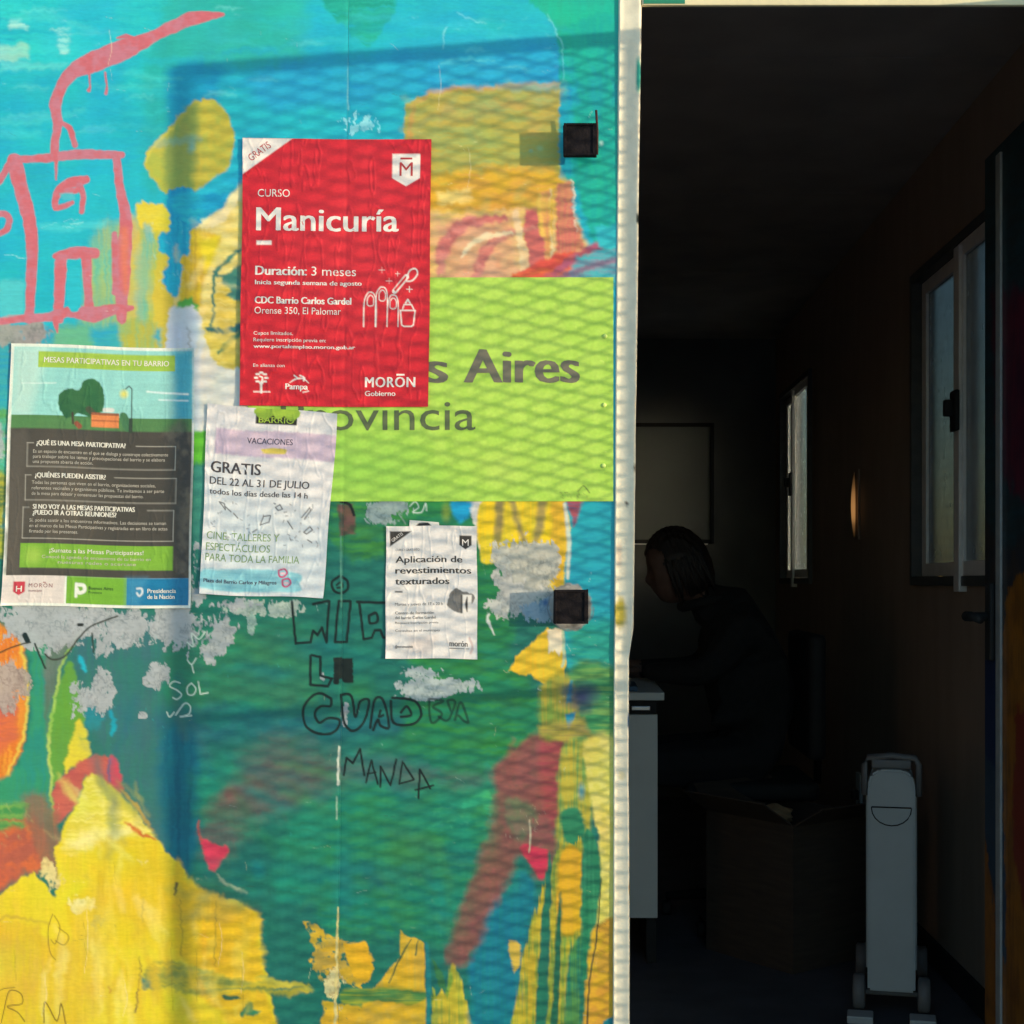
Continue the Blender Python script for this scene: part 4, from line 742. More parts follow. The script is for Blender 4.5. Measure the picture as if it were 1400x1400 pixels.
# wall lining joints (cover battens) on the right wall, ceiling battens
for yb in (): box('batten', (XR - .0025, yb - .02, .09), (XR - .0005, yb + .02, ZT - .002), M_lining, off, .002)
for yb in (1.2, 2.4, 3.6): box('batten', (XL + .001, yb - .02, ZT - .003), (XR - .007, yb + .02, ZT - .0005), M_ceil, off, .002)
box('skirting', (XR - .012, .8, .001), (XR - .0005, YB - .001, .08), M_dark, off, .002)
def window(y0, y1, label, gl):
    wn = bpy.data.objects.new('window', None); COL.objects.link(wn); wn.location = (XR, (y0 + y1) / 2, WZ0); wn.parent = off; wn['label'] = label
    bm = bmesh.new(); f = .028; xa, xb = XR - .016, XR + .069
    for lo, hi in (((xa, y0 + .001, WZ0 + .001), (xb, y0 + f, WZ1 - .001)), ((xa, y1 - f, WZ0 + .001), (xb, y1 - .001, WZ1 - .001)), ((xa, y0 + f, WZ0 + .001), (xb, y1 - f, WZ0 + f)), ((xa, y0 + f, WZ1 - f), (xb, y1 - f, WZ1 - .001))):
        add_box(bm, lo, hi, .002)
    from_bm('frame', bm, M_dark if False else mat('frame_grey', (.07, .075, .075), .5), wn)
    ym = (y0 + y1) / 2
    for a, b, x in ((y0 + f, ym + .025, XR - .012), (ym - .025, y1 - f, XR + .016)):
        bm = bmesh.new(); s_ = .05; t_ = .024
        for lo, hi in (((x, a + .001, WZ0 + f + .001), (x + t_, a + s_, WZ1 - f - .001)), ((x, b - s_, WZ0 + f + .001), (x + t_, b - .001, WZ1 - f - .001)), ((x, a + s_, WZ0 + f + .001), (x + t_, b - s_, WZ0 + f + .04)), ((x, a + s_, WZ1 - f - .04), (x + t_, b - s_, WZ1 - f - .001))):
            add_box(bm, lo, hi, .002)
        from_bm('sash', bm, M_alu, wn)
        box('pane', (x + .009, a + s_, WZ0 + f + .04), (x + .014, b - s_, WZ1 - f - .04), gl, wn)
    # meeting stile standing proud, with its latch
    bm = bmesh.new(); add_box(bm, (XR - .022, ym - .02, WZ0 - .015), (XR + .008, ym + .035, WZ1 - f - .01), .003); from_bm('meeting_stile', bm, M_alu, wn)
    zl = WZ0 + .42
    bm = bmesh.new(); add_box(bm, (XR - .034, ym - .03, zl), (XR - .0215, ym + .03, zl + .11), .004); add_box(bm, (XR - .058, ym - .014, zl + .04), (XR - .034, ym + .012, zl + .085), .005); from_bm('latch', bm, M_dark, wn)
    # outside grille of welded bars
    bm = bmesh.new(); yy = y0 + .04
    while yy < y1: add_box(bm, (XR + .085, yy - .002, WZ0 - .02), (XR + .089, yy + .002, WZ1 + .02)); yy += .06
    zz = WZ0
    while zz < WZ1: add_box(bm, (XR + .0895, y0, zz - .002), (XR + .0935, y1, zz + .002)); zz += .03
    tag(from_bm('grille', bm, M_gate, wn), kind='stuff')
window(*W1, 'nearer sliding window with grey sashes and a black latch', M_glassd)
window(*W2, 'far sliding window, a narrow pale strip seen almost edge on', M_glass)

# inner door leaf, opened inwards against the right side, its painted face towards the room
door = bpy.data.objects.new('door', None); COL.objects.link(door); door.location = (JR, .05, 0); door.parent = off; door['label'] = 'door leaf opened inwards, painted with dark mural colours'
DX = .872; d0, d1 = .05, .75
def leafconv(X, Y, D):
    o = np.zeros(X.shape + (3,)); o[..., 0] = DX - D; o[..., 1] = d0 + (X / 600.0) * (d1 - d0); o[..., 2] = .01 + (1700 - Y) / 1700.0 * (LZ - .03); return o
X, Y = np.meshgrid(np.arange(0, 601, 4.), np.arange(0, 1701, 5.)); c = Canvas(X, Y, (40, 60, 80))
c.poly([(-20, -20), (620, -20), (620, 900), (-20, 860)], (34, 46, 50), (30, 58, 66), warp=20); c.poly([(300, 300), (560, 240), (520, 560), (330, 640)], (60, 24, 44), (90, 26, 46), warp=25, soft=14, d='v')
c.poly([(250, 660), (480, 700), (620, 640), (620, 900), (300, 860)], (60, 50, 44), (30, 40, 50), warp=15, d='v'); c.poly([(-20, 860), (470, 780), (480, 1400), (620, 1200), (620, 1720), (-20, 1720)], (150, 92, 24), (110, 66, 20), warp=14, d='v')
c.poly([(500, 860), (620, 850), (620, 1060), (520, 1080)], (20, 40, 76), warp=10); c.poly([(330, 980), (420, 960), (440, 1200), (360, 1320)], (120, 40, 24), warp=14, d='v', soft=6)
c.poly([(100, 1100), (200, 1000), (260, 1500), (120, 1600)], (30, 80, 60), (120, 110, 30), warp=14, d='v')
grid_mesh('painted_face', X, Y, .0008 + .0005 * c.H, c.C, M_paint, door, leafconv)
box('leaf', (DX, d0, .01), (DX + .036, d1, LZ - .02), mat('leaf_back', (.12, .12, .12), .5), door, .002)
box('edge_strip', (DX - .007, .625, .03), (DX - .0015, .655, LZ - .04), mat('strip_alu', (.3, .3, .29), .5, .1), door, .001)
bm = bmesh.new(); hz = 1.055
add_box(bm, (DX - .012, .675, hz - .09), (DX - .001, .715, hz + .07), .003); add_tube(bm, [(DX - .012, .695, hz), (DX - .05, .695, hz)], .010); add_tube(bm, [(DX - .052, .705, hz + .001), (DX - .056, .66, hz + .003), (DX - .054, .60, hz - .004)], [.011, .009, .008])
from_bm('handle', bm, M_dark, door, True)

# ================================================================== GREEN SIGN
sg = empty('province_sign', (WX(584), -.003, WZ(532)), 'lime green sign with grey lettering ending in s Aires and Provincia', 'sign')
xs = np.append(np.arange(339, 838, 1.5), 838.5); yv = np.append(np.arange(379.5, 685, 1.5), 685.5); X, Y = np.meshgrid(xs, yv)
c = Canvas(X, Y, (178, 220, 84)); c.poly([(300, 370), (860, 370), (860, 700), (300, 700)], (176, 220, 82), (184, 222, 90), warp=0, smooth=False, d='n')
c.poly([(300, 560), (560, 600), (640, 690), (300, 700)], (146, 208, 80), soft=60, warp=10, a=.7); c.chips(760, 420, 838, 660, 16, (226, 245, 130), (.8, 1.8), 70, 1.2, .6, .9); c.chips(765, 672, 815, 684, 26, (60, 70, 40), (.4, 1.2), 71, 2, 1.0, .8)
c.stroke([(790, 672), (798, 664), (806, 674)], 1.2, (60, 80, 40)); c.blob(690, 640, 60, 40, (196, 224, 100), .4)
X, Y = c.X, c.Y; sd = panel_depth(X, Y, 0) + .0014
me = grid_mesh('sheet', X, Y, sd, c.C, M_vinyl, sg)
SH = lambda x, y: panel_depth(np.asarray(x, float), np.asarray(y, float), 0) + .0014
ID = lambda x, y: (x, y)
p = Print(); p.text('Buenos', 352, 613, 523, 44, .028); p.text('Aires', 634, 793, 523, 46, .028); p.build('lettering', (116, 112, 92), sg, ID, SH, .0004)
p = Print(); p.text('Provincia', 384, 650, 588, 42, -.006); p.build('lettering', (96, 108, 70), sg, ID, SH, .0004)

for px_, py_ in ((827, 460), (826, 554), (825, 637)):
    bm = bmesh.new(); bmesh.ops.create_uvsphere(bm, u_segments=12, v_segments=6, radius=.0038)
    for v in bm.verts: v.co = Vector((WX(px_) + v.co.x, -float(SH([[px_]], [[py_]])[0, 0]) - .0004 + v.co.y * .5, WZ(py_) + v.co.z))
    from_bm('rivet', bm, flat((206, 232, 120), .35), sg, True)

# ================================================================== POSTERS
def poster(name, label, corners, rect, base, paint, step=1.25, amp=1.0, seed=1, lift=.0022, curl=0.0, ridges=.0):
    (tl, tr, br, bl) = [np.array(q, float) for q in corners]; x0, y0, x1, y1 = rect
    e = empty(name, (WX((tl[0] + br[0]) / 2), -.003, WZ((tl[1] + br[1]) / 2)), label, 'poster')
    def wf(x, y):
        u = (np.asarray(x, float) - x0) / (x1 - x0); v = (np.asarray(y, float) - y0) / (y1 - y0)
        px = tl[0] * (1 - u) * (1 - v) + tr[0] * u * (1 - v) + br[0] * u * v + bl[0] * (1 - u) * v; py = tl[1] * (1 - u) * (1 - v) + tr[1] * u * (1 - v) + br[1] * u * v + bl[1] * (1 - u) * v
        px = px + .7 * np.sin(v * 9 + seed) * (u - .5) * 2 * curl; py = py + .9 * np.sin(u * 7 + seed * 2) * curl
        return px, py
    def hf(x, y):
        x = np.asarray(x, float); y = np.asarray(y, float); px, py = wf(x, y)
        h = panel_depth(px, py, 0) + lift + amp * (.0011 * (fbm(x, y, 46, 90, seed, 2) - .5) + .0007 * (fbm(x + .3 * y, y, 14, 60, seed + 5, 2) - .5))
        r = fbm(x, y + x * .2, 20, 80, seed + 9, 3); h = h + ridges * .0011 * np.exp(-((r - .5) / .02) ** 2)
        ed = np.minimum(np.minimum(x - x0, x1 - x), np.minimum(y - y0, y1 - y)); h = h + curl * .0012 * np.exp(-np.clip(ed, 0, 99) / 7) * (fbm(x, y, 40, 40, seed + 3, 2) - .25)
        for cx_, cy_, k_ in ((x0, y0, .3), (x1, y0, .8), (x1, y1, 1.0), (x0, y1, .9)): h = h + curl * .0040 * k_ * np.exp(-np.hypot(x - cx_, (y - cy_) * .8) / 9)
        return h
    xs = np.append(np.arange(x0, x1 - .4, step), x1); yv = np.append(np.arange(y0, y1 - .4, step), y1); X, Y = np.meshgrid(xs, yv)
    c = Canvas(X, Y, base); c.poly([(x0 - 9, y0 - 9), (x1 + 9, y0 - 9), (x1 + 9, y1 + 9), (x0 - 9, y1 + 9)], base, None, warp=0, smooth=False, d='n')
    paint(c); px, py = wf(X, Y)
    g = .965 + .07 * fbm(X, Y, 30, 40, seed + 2, 4); grid_mesh('sheet', px, py, hf(X, Y), c.C * g[..., None], M_paper, e)
    return e, wf, hf

# ---- A: red manicure course poster
RED = (214, 30, 44); WT = (244, 236, 226)
def pa(c):
    c.blob(480, 330, 160, 220, (224, 46, 56), .7, nz=.5)
    c.poly([(329, 190), (398, 190), (329, 240)], WT, warp=0, smooth=False, soft=.7, d='n', thick=0)
    c.poly([(535, 210), (573, 210), (573, 243), (554, 254), (535, 243)], WT, warp=0, smooth=False, soft=.7, d='n', thick=0)
    c.rect(350, 330, 371, 336, WT)
    L = lambda P, w_=1.5, **k: c.stroke(P, w_, WT, soft=.6, warp=0, thick=0, **k)
    for x, y, r in ((522, 369, 4), (532, 384, 4), (544, 374, 3), (560, 395, 4)):
        L([(x - r, y), (x + r, y)], [.6, 2.2, .6], smooth=False); L([(x, y - r), (x, y + r)], [.6, 2.2, .6], smooth=False)
    L([(540, 398), (556, 378)], 7, smooth=False); c.stroke([(541, 396), (555, 379)], 3.6, RED, soft=.6, warp=0, smooth=False, thick=0)
    L([(556, 382), (560, 370), (568, 367), (571, 374), (564, 383), (556, 384)], 1.9)
    for x0, xt, yt, x1 in ((498, 507, 399, 515), (514, 523, 392, 530), (530, 538, 403, 545)):
        L([(x0, 446), (x0 + .5, yt + 14), (xt - 4, yt + 2), (xt, yt), (xt + 5, yt + 3), (x1, yt + 16), (x1, 446)], 1.6)
        L([(xt - 4, yt + 8), (xt, yt + 4), (xt + 4, yt + 8), (xt + 4, yt + 17), (xt, yt + 19), (xt - 4, yt + 17), (xt - 4, yt + 8)], 1.3)
    L([(548, 424), (568, 424), (566, 444), (563, 446), (553, 446), (550, 444), (548, 424)], 1.8, smooth=False); L([(551, 422), (553, 416), (563, 416), (566, 422)], 1.7, smooth=False); L([(555, 414), (558, 409), (561, 414)], 2.2, smooth=False)
    L([(359, 538), (359, 524)], 3, smooth=False)
    for k in range(8): t = k * math.pi / 4; x, y = 359 + 7 * math.cos(t), 518 + 7 * math.sin(t); L([(x - 1.4, y), (x + 1.4, y)], 3.0, smooth=False)
    L([(357, 516), (361, 518), (359, 524)], 2); L([(349, 537), (371, 537)], 1.5, smooth=False)
    L([(398, 524), (406, 519), (416, 518), (424, 524)], [1, 2, 2, 1]); L([(404, 514), (408, 517)], 2, smooth=False); L([(412, 514), (418, 517), (417, 521)], 2); L([(416, 537), (424, 535)], 1.4, smooth=False)
eA, wA, hA = poster('red_poster', 'largest, glossy red poster for a Manicuría course with a white corner reading GRATIS', ((333, 190), (590, 192), (586, 557), (328, 555)), (330, 190, 588, 556), RED, pa, amp=1.5, seed=2, ridges=.55, lift=.0040, curl=.5)
p = Print(); T = p.text
T('CURSO', 351, 395, 270, 10.5, .004); T('Manicuría', 349, 545, 316, 32, .018); T('Duración:', 349, 420, 377, 12.5, .030); T('3 meses', 426, 487, 377, 12.5, .006); T('Inicia segunda semana de agosto', 349, 495, 390, 6.2, .03)
T('CDC Barrio Carlos Gardel', 349, 481, 416, 9.5, .032); T('Orense 350, El Palomar', 349, 467, 430, 9.5, .002); T('Cupos limitados.', 348, 402, 459, 5, .012); T('Requiere inscripción previa en:', 348, 447, 468, 5, .012); T('www.portalempleo.moron.gob.ar', 348, 487, 477, 5, .035)
T('En alianza con', 348, 391, 503, 4.6, .01); T('MORON', 501, 570, 529, 14, .024, sp=1.12); p.bar(544, 511, 555, 513.4); T('Gobierno', 501, 543, 541, 7, .02); T('Pampa', 392, 423, 533, 8, .03)
p.build('lettering', WT, eA, wA, hA)
p = Print(); p.text('M', 545, 563, 240, 19, .0); p.bar(546, 215, 562, 217.5); p.text('GRATIS', 342, 376, 222, 10, -.004, rot=36); p.build('lettering', (190, 60, 60), eA, wA, hA)

# ---- C: white and pink holiday poster
def pc(c):
    c.poly([(270, 660), (470, 720), (470, 830), (270, 830)], (214, 226, 228), soft=60, warp=20, a=.9, d='n'); c.poly([(290, 594), (458, 592), (458, 630), (288, 628)], (214, 192, 206), (204, 184, 202), soft=2, warp=1.5, d='v', thick=0)
    c.rect(342, 566, 398, 584, (44, 42, 30), soft=.8); c.poly([(344, 562), (398, 562), (398, 574), (388, 578), (380, 573), (372, 578), (364, 573), (354, 578), (344, 574)], (156, 190, 60), warp=2, ws=4, soft=.8, d='v', thick=0)
    c.poly([(352, 618), (368, 616), (386, 617), (384, 622), (368, 624), (354, 622)], (222, 200, 90), soft=1, warp=1, thick=0)
    c.poly([(278, 785), (330, 780), (412, 783), (416, 798), (408, 810), (278, 808)], (132, 200, 212), (150, 208, 216), soft=2, warp=2, thick=0)
    R = random.Random(5); K = (96, 96, 96)
    for k in range(46):
        x, y = R.uniform(286, 440), R.uniform(690, 748); t = R.uniform(0, 3.1); L = R.uniform(.6, 2.2)
        c.stroke([(x - L * math.cos(t), y - L * math.sin(t)), (x + L * math.cos(t), y + L * math.sin(t))], R.uniform(.9, 1.8), (120, 124, 128), soft=.6, warp=0, a=.7, smooth=False, thick=0)
    for P in ([(297, 692), (306, 702), (304, 694), (297, 692)], [(306, 698), (314, 704)], [(318, 706), (324, 712)], [(356, 720), (360, 708), (370, 707), (368, 716), (356, 720)], [(376, 696), (382, 692), (386, 698), (380, 700), (376, 696)], [(414, 708), (424, 694)], [(418, 710), (427, 696)], [(418, 728), (426, 720), (430, 724), (422, 730), (418, 728)], [(394, 714), (402, 724)], [(346, 730), (352, 726)], [(424, 738), (430, 741)]):
        c.stroke(P, 1.5, K, soft=.7, warp=.3, smooth=False, thick=0)
    for x, y in ((392, 785), (398, 798)):
        c.stroke([(x - 6, y - 4), (x + 2, y - 6), (x + 6, y), (x, y + 5), (x - 5, y + 3), (x - 6, y - 4)], 2.4, (196, 60, 110), soft=.7, warp=.3, thick=0); c.stroke([(x - 2, y), (x + 2, y)], 3, (240, 190, 200), warp=0, smooth=False, thick=0)
eC, wC, hC = poster('holiday_poster', 'creased white poster with a pink band reading GRATIS del 22 al 31 de julio', ((284, 552), (462, 566), (442, 818), (274, 812)), (276, 563, 452, 816), (234, 230, 226), pc, amp=1.8, seed=6, curl=1, ridges=.5, lift=.0026)
def q(x): return x
p = Print(); T = p.text
T('GRATIS', 284, 353, 653, 15, .02); T('DEL 22 AL 31 DE JULIO', 283, 421, 669, 10, .012); T('todos los días desde las 14 h', 283, 420, 682, 7.5, .014); p.build('lettering', (78, 70, 70), eC, wC, hC)
p = Print(); p.text('CINE, TALLERES Y', 282, 384, 742, 10, .006); p.text('ESPECTÁCULOS', 282, 372, 757, 10, .006); p.text('PARA TODA LA FAMILIA', 282, 414, 771, 10, .006); p.build('lettering', (130, 160, 104), eC, wC, hC)
p = Print(); p.text('BARRIO', 346, 394, 582, 8, .014); p.build('lettering', (172, 200, 70), eC, wC, hC)
p = Print(); p.text('VACACIONES', 332, 394, 611, 8, .01); p.text('Plaza del Barrio Carlos y Milagros', 281, 384, 800, 5, .02); p.build('lettering', (74, 70, 90), eC, wC, hC)

# ---- B: neighbourhood meetings poster
def pb(c):
    I = (14, 477, 262, 826)
    c.rect(14, 477, 262, 572, (150, 214, 206)); c.poly([(14, 477), (60, 477), (40, 572), (14, 572)], (196, 228, 214), soft=12, warp=3, a=.7, thick=0); c.poly([(236, 477), (264, 477), (264, 572), (240, 572)], (60, 172, 196), soft=8, warp=3, a=.9, thick=0)
    c.rect(14, 570, 262, 590, (84, 134, 78)); c.rect(14, 588, 262, 789, (74, 70, 62)); c.blob(90, 680, 90, 120, (104, 96, 82), .6, nz=.3); c.blob(200, 660, 90, 120, (62, 58, 52), .4, nz=.3); c.poly([(222, 590), (262, 590), (262, 788), (246, 788), (248, 640)], (64, 62, 62), (110, 102, 88), soft=8, warp=5, thick=0, d='n', a=.7); c.poly([(14, 590), (36, 590), (34, 788), (12, 788)], (96, 90, 80), soft=6, warp=5, thick=0, d='v', a=.7)
    c.rect(48, 483, 238, 505, (162, 196, 72)); c.stroke([(26, 527), (74, 526)], [1, 3, 1], (226, 244, 236), warp=.5, smooth=False, thick=0); c.stroke([(200, 533), (256, 536)], [2, 4, 3], (226, 244, 240), warp=.8, smooth=False, thick=0); c.stroke([(216, 544), (256, 545)], [2, 4, 2], (220, 240, 240), warp=.8, smooth=False, thick=0)
    c.poly([(88, 572), (78, 556), (80, 540), (94, 533), (106, 534), (112, 522), (124, 518), (136, 526), (141, 545), (138, 562), (124, 570), (106, 566), (96, 572)], (58, 112, 66), (44, 98, 60), soft=.9, warp=.6, d='n', thick=0); c.stroke([(124, 526), (124, 562)], [14, 18], (44, 104, 62), soft=4, a=.6, warp=0, smooth=False, thick=0)
    c.stroke([(98, 566), (99, 580)], 3, (70, 60, 50), warp=0, smooth=False, thick=0); c.stroke([(104, 580), (108, 584)], 7, (150, 84, 62), warp=.6, smooth=False, thick=0); c.stroke([(120, 560), (130, 568)], 9, (74, 84, 60), warp=.8, smooth=False, thick=0)
    c.rect(124, 566, 162, 584, (228, 138, 80)); c.rect(124, 564, 162, 567, (150, 90, 60)); c.rect(124, 574, 162, 575.5, (170, 96, 60)); c.stroke([(142, 560), (152, 560)], 6, (220, 222, 214), warp=.6, smooth=False, thick=0)
    c.stroke([(168, 568), (174, 582)], 12, (70, 120, 80), warp=1, smooth=False, thick=0)
    c.stroke([(179, 586), (179, 530), (175, 526), (170, 530)], 1.5, (50, 60, 56), warp=0, smooth=False, thick=0); c.stroke([(178, 572), (178, 588)], 5, (50, 66, 52), warp=0, smooth=False, thick=0); c.blob(168, 537, 8, 8, (232, 226, 110), 1, .6)
    W = (190, 186, 172)
    for x0, y0, x1, y1, g0, g1 in ((38, 608, 240, 640, 46, 186), (36, 652, 242, 686, 44, 158), (34, 696, 240, 738, 42, 204)):
        for P in ([(x0, y0), (g0, y0)], [(g1, y0), (x1, y0)], [(x1, y0), (x1, y1)], [(x0, y1), (x1, y1)], [(x0, y0), (x0, y1)]): c.stroke(P, 1.1, W, soft=.7, warp=0, smooth=False, a=.75, thick=0)
    c.rect(32, 745, 240, 778, (126, 178, 56)); c.blob(50, 762, 20, 20, (180, 210, 90), .6); c.rect(10, 789, 94, 826, (226, 216, 206)); c.rect(97, 789, 178, 826, (118, 176, 52)); c.rect(178, 789, 262, 826, (24, 122, 166)); c.poly([(178, 789), (205, 789), (195, 826), (178, 826)], (70, 150, 186), soft=7, warp=0, thick=0, a=.6)
    c.poly([(25, 797), (41, 797), (41, 811), (33, 816), (25, 811)], (196, 60, 74), warp=0, smooth=False, soft=.6, thick=0)
    c.stroke([(110, 816), (110, 799)], 4, (236, 240, 226), warp=0, smooth=False, thick=0); c.stroke([(112, 800), (120, 801), (121, 808), (114, 811), (111, 806)], 5, (236, 240, 226), warp=0, thick=0)
    c.stroke([(192, 803), (198, 803), (199, 809), (195, 813), (192, 809)], 2.6, (214, 224, 226), warp=0, thick=0)
eB, wB, hB = poster('meeting_poster', 'laminated dark poster with a drawn park, tree and orange bench above three text boxes', ((16, 470), (267, 477), (261, 832), (3, 828)), (10, 473, 265, 830), (236, 240, 226), pb, amp=1.1, seed=11, curl=1, lift=.0022, ridges=.4)
p = Print(); T = p.text
T('MESAS PARTICIPATIVAS EN TU BARRIO', 56, 230, 498, 7.5, .018); T('¿QUÉ ES UNA MESA PARTICIPATIVA?', 50, 172, 611, 6.6, .03); T('¿QUIÉNES PUEDEN ASISTIR?', 49, 146, 655, 6.6, .03); T('SI NO VOY A LAS MESAS PARTICIPATIVAS', 47, 187, 698, 6.6, .03); T('¿PUEDO IR A OTRAS REUNIONES?', 47, 162, 706, 6.6, .03)
T('¡Sumate a las Mesas Participativas!', 72, 200, 757, 6, .012); T('Presidencia', 206, 245, 809, 6, .02); T('de la Nación', 206, 243, 817, 6, .02); T('H', 29, 37, 811, 8, .02); p.build('lettering', (236, 232, 216), eB, wB, hB)
p = Print(); T = p.text
for i, s_ in enumerate(('Es un espacio de encuentro en el que se dialoga y construye colectivamente', 'para trabajar sobre los temas y preocupaciones del barrio y se elabora', 'una propuesta abierta de acción.')): T(s_, 46, (230, 226, 128)[i], 621.5 + 7 * i, 4.6, .006)
for i, s_ in enumerate(('Todas las personas que viven en el barrio, organizaciones sociales,', 'referentes vecinales y organismos públicos. Te invitamos a ser parte', 'de la mesa para debatir y consensuar las propuestas del barrio.')): T(s_, 45, (214, 226, 198)[i], 664 + 7.5 * i, 4.6, .006)
for i, s_ in enumerate(('Sí, podés asistir a los encuentros informativos. Las decisiones se toman', 'en el marco de las Mesas Participativas y registradas en un libro de actas', 'firmado por los presentes.')): T(s_, 43, (230, 232, 110)[i], 715.5 + 7.5 * i, 4.6, .006)
T('Conocé la agenda de encuentros de tu barrio en', 62, 210, 765, 4.4, .004); T('nuestras redes o acercate', 84, 190, 772, 4.4, .004); p.build('lettering', (200, 194, 178), eB, wB, hB)
p = Print(); p.text('MORON', 46, 78, 805, 5.5, .0, sp=1.3); p.bar(65, 797.5, 69, 798.6); p.text('municipio', 46, 64, 811, 3.2, 0); p.build('lettering', (150, 90, 90), eB, wB, hB)
p = Print(); p.text('Buenos Aires', 127, 160, 806, 4.4, .01); p.text('Provincia', 127, 145, 811.5, 3.6, 0); p.build('lettering', (60, 96, 40), eB, wB, hB)

# ---- scrap of an older sheet behind D, and D itself
def ps(c): c.poly([(566, 722), (574, 714), (586, 712), (594, 722)], (36, 36, 36), warp=1, soft=1, smooth=False, thick=0)
poster('torn_poster', 'torn white corner of an older sheet poking out above the small course flyer', ((560, 711), (600, 714), (602, 728), (559, 728)), (560, 711, 602, 728), (226, 224, 214), ps, seed=21, lift=.0012, amp=.5)
def pd(c):
    K = (58, 54, 50); c.poly([(533, 726), (563, 726), (533, 747)], K, warp=0, smooth=False, soft=.6, thick=0); c.poly([(629, 732), (646, 732), (646, 745), (637.5, 751), (629, 745)], K, warp=0, smooth=False, soft=.6, thick=0)
    c.rect(541, 808, 551, 810, K); c.poly([(616, 812), (624, 804), (632, 808), (640, 810), (648, 812), (649, 820), (644, 828), (640, 838), (622, 836), (612, 828), (614, 820)], (122, 120, 116), (100, 98, 94), warp=1.5, soft=.8, thick=0, d='n')
    c.rect(633, 813, 645, 839, (232, 228, 220)); c.stroke([(639, 816), (638, 826), (639, 836)], [1, 4, 1], K, warp=0, thick=0); c.stroke([(631, 814), (631, 838)], 1.4, K, warp=0, smooth=False, thick=0)
    c.poly([(560, 870), (600, 872), (590, 895), (556, 890)], (216, 204, 196), soft=8, warp=5, thick=0, a=.7); c.stroke([(642, 872), (646, 884), (644, 892)], 3, (190, 140, 130), a=.5, warp=1, thick=0)
eD, wD, hD = poster('course_flyer', 'smallest flyer, white with black text on Aplicación de revestimientos texturados', ((528, 719), (652, 719), (653, 901), (527, 900)), (528, 719, 653, 901), (232, 228, 222), pd, step=1.0, amp=1.3, seed=16, curl=.6, ridges=.5, lift=.0022)
p = Print(); T = p.text
T('Aplicación de', 541, 633, 769, 9, .02); T('revestimientos', 541, 645, 784, 9, .026); T('texturados', 541, 615, 799, 9, .026); p.build('lettering', (56, 52, 48), eD, wD, hD)
p = Print(); T = p.text
T('CURSO GRATUITO', 541, 574, 753, 3.2, 0); T('Martes y jueves de 17 a 20 h', 541, 606, 828, 4, 0); T('Centro de formación', 541, 594, 840, 4, .01); T('del barrio Carlos Gardel', 541, 596, 846.5, 4, .01); T('Requiere inscripción previa', 541, 600, 853, 3, 0); T('Consultas en el municipio', 541, 602, 864, 3.4, 0); T('@moronmunicipio', 541, 565, 886, 3.8, .01); T('morón', 615, 640, 884, 8, .02); p.bar(615, 886.5, 642, 887.3); p.build('lettering', (112, 106, 100), eD, wD, hD)
p = Print(); p.text('M', 633, 642, 746, 9, .0); p.text('GRATIS', 537, 555, 741, 4.4, .0, rot=36); p.build('lettering', (230, 226, 220), eD, wD, hD)

# ================================================================== BLACK STEEL LUGS
def lug(cx, cy, s_, label, rod, seed):
    R = random.Random(seed); x, z = WX(cx), WZ(cy); h = s_ / 2 / S; e = empty('steel_lug', (x, 0, z), label, 'bracket', 'black steel lugs welded on the wall')
    D = .034; bm = bmesh.new(); add_box(bm, (x - h, -D, z - h), (x + h, -D + .009, z + h), .0018)
    for v in bm.verts: v.co += Vector((R.gauss(0, .0006), R.gauss(0, .0003), R.gauss(0, .0006)))
    from_bm('plate', bm, M_black, e); box('stem', (x - h * .5, -D + .0092, z - h * .45), (x + h * .5, .004, z + h * .45), M_black, e, .001)
    bm = bmesh.new(); t = h * .16
    for lo, hi in (((x - h, z - h), (x - h + t, z + h)), ((x + h - t * 1.5, z - h), (x + h, z + h)), ((x - h + t, z + h - t), (x + h - t * 1.5, z + h)), ((x - h + t, z - h), (x + h - t * 1.5, z - h + t))): add_box(bm, (lo[0], -D - .0022, lo[1]), (hi[0], -D - .0002, hi[1]), .001)
    from_bm('rim', bm, M_black, e)
    bm = bmesh.new(); prev = None
    for k in range(14): a = k / 13; add_tube(bm, [(x - h * .5 + h * a, -.001, z - h * .45 - .001), (x - h * .5 + h * a + .002, -.003, z - h * .45 - .0005)], .0028, 6)
    from_bm('weld', bm, M_black, e, True)
    if rod:
        bm = bmesh.new(); add_tube(bm, [(x + h + .001, -D + .001, z - h * .9), (x + h + .0015, -D, z + h * .5), (x + h - .0005, -D - .001, z + h + .020)], .0019, 8); from_bm('pin', bm, M_rust, e, True)
lug(793, 200, 44, 'upper black steel lug with a thin rusty pin, beside the door trim', True, 1)
lug(781, 829, 46, 'lower black steel lug ringed by torn paper, beside the door trim', False, 2)

# ================================================================== SECURITY GATE (open, square to the wall; its shadow lies on the mural)
GX = JR + .016; GW = .771; z0g, z1g = .02, LZ + .024; yh = -.015
gt = empty('security_gate', (GX, yh, z0g), 'open steel gate of expanded mesh standing at right angles to the doorway', 'gate')
tb = .022
def bar(lo, hi, nm='frame_bar'): return box(nm, lo, hi, M_gate, gt, .002)
bar((GX - tb / 2, yh - tb, z0g), (GX + tb / 2, yh, z1g)); bar((GX - .007, yh - GW + .004, z0g), (GX + .007, yh - GW + tb - .004, z1g))
bar((GX - tb / 2, yh - GW + tb, z1g - tb), (GX + tb / 2, yh - tb, z1g)); bar((GX - tb / 2, yh - GW + tb, z0g), (GX + tb / 2, yh - tb, z0g + tb)); zm = WZ(885)
bar((GX - tb / 2, yh - GW + tb, zm - .007), (GX + tb / 2, yh - tb, zm + .007))
yc = -.4143; box('centre_bar', (GX - .002, yc - .004, z0g + tb), (GX + .002, yc + .004, z1g - tb), M_gate, gt)
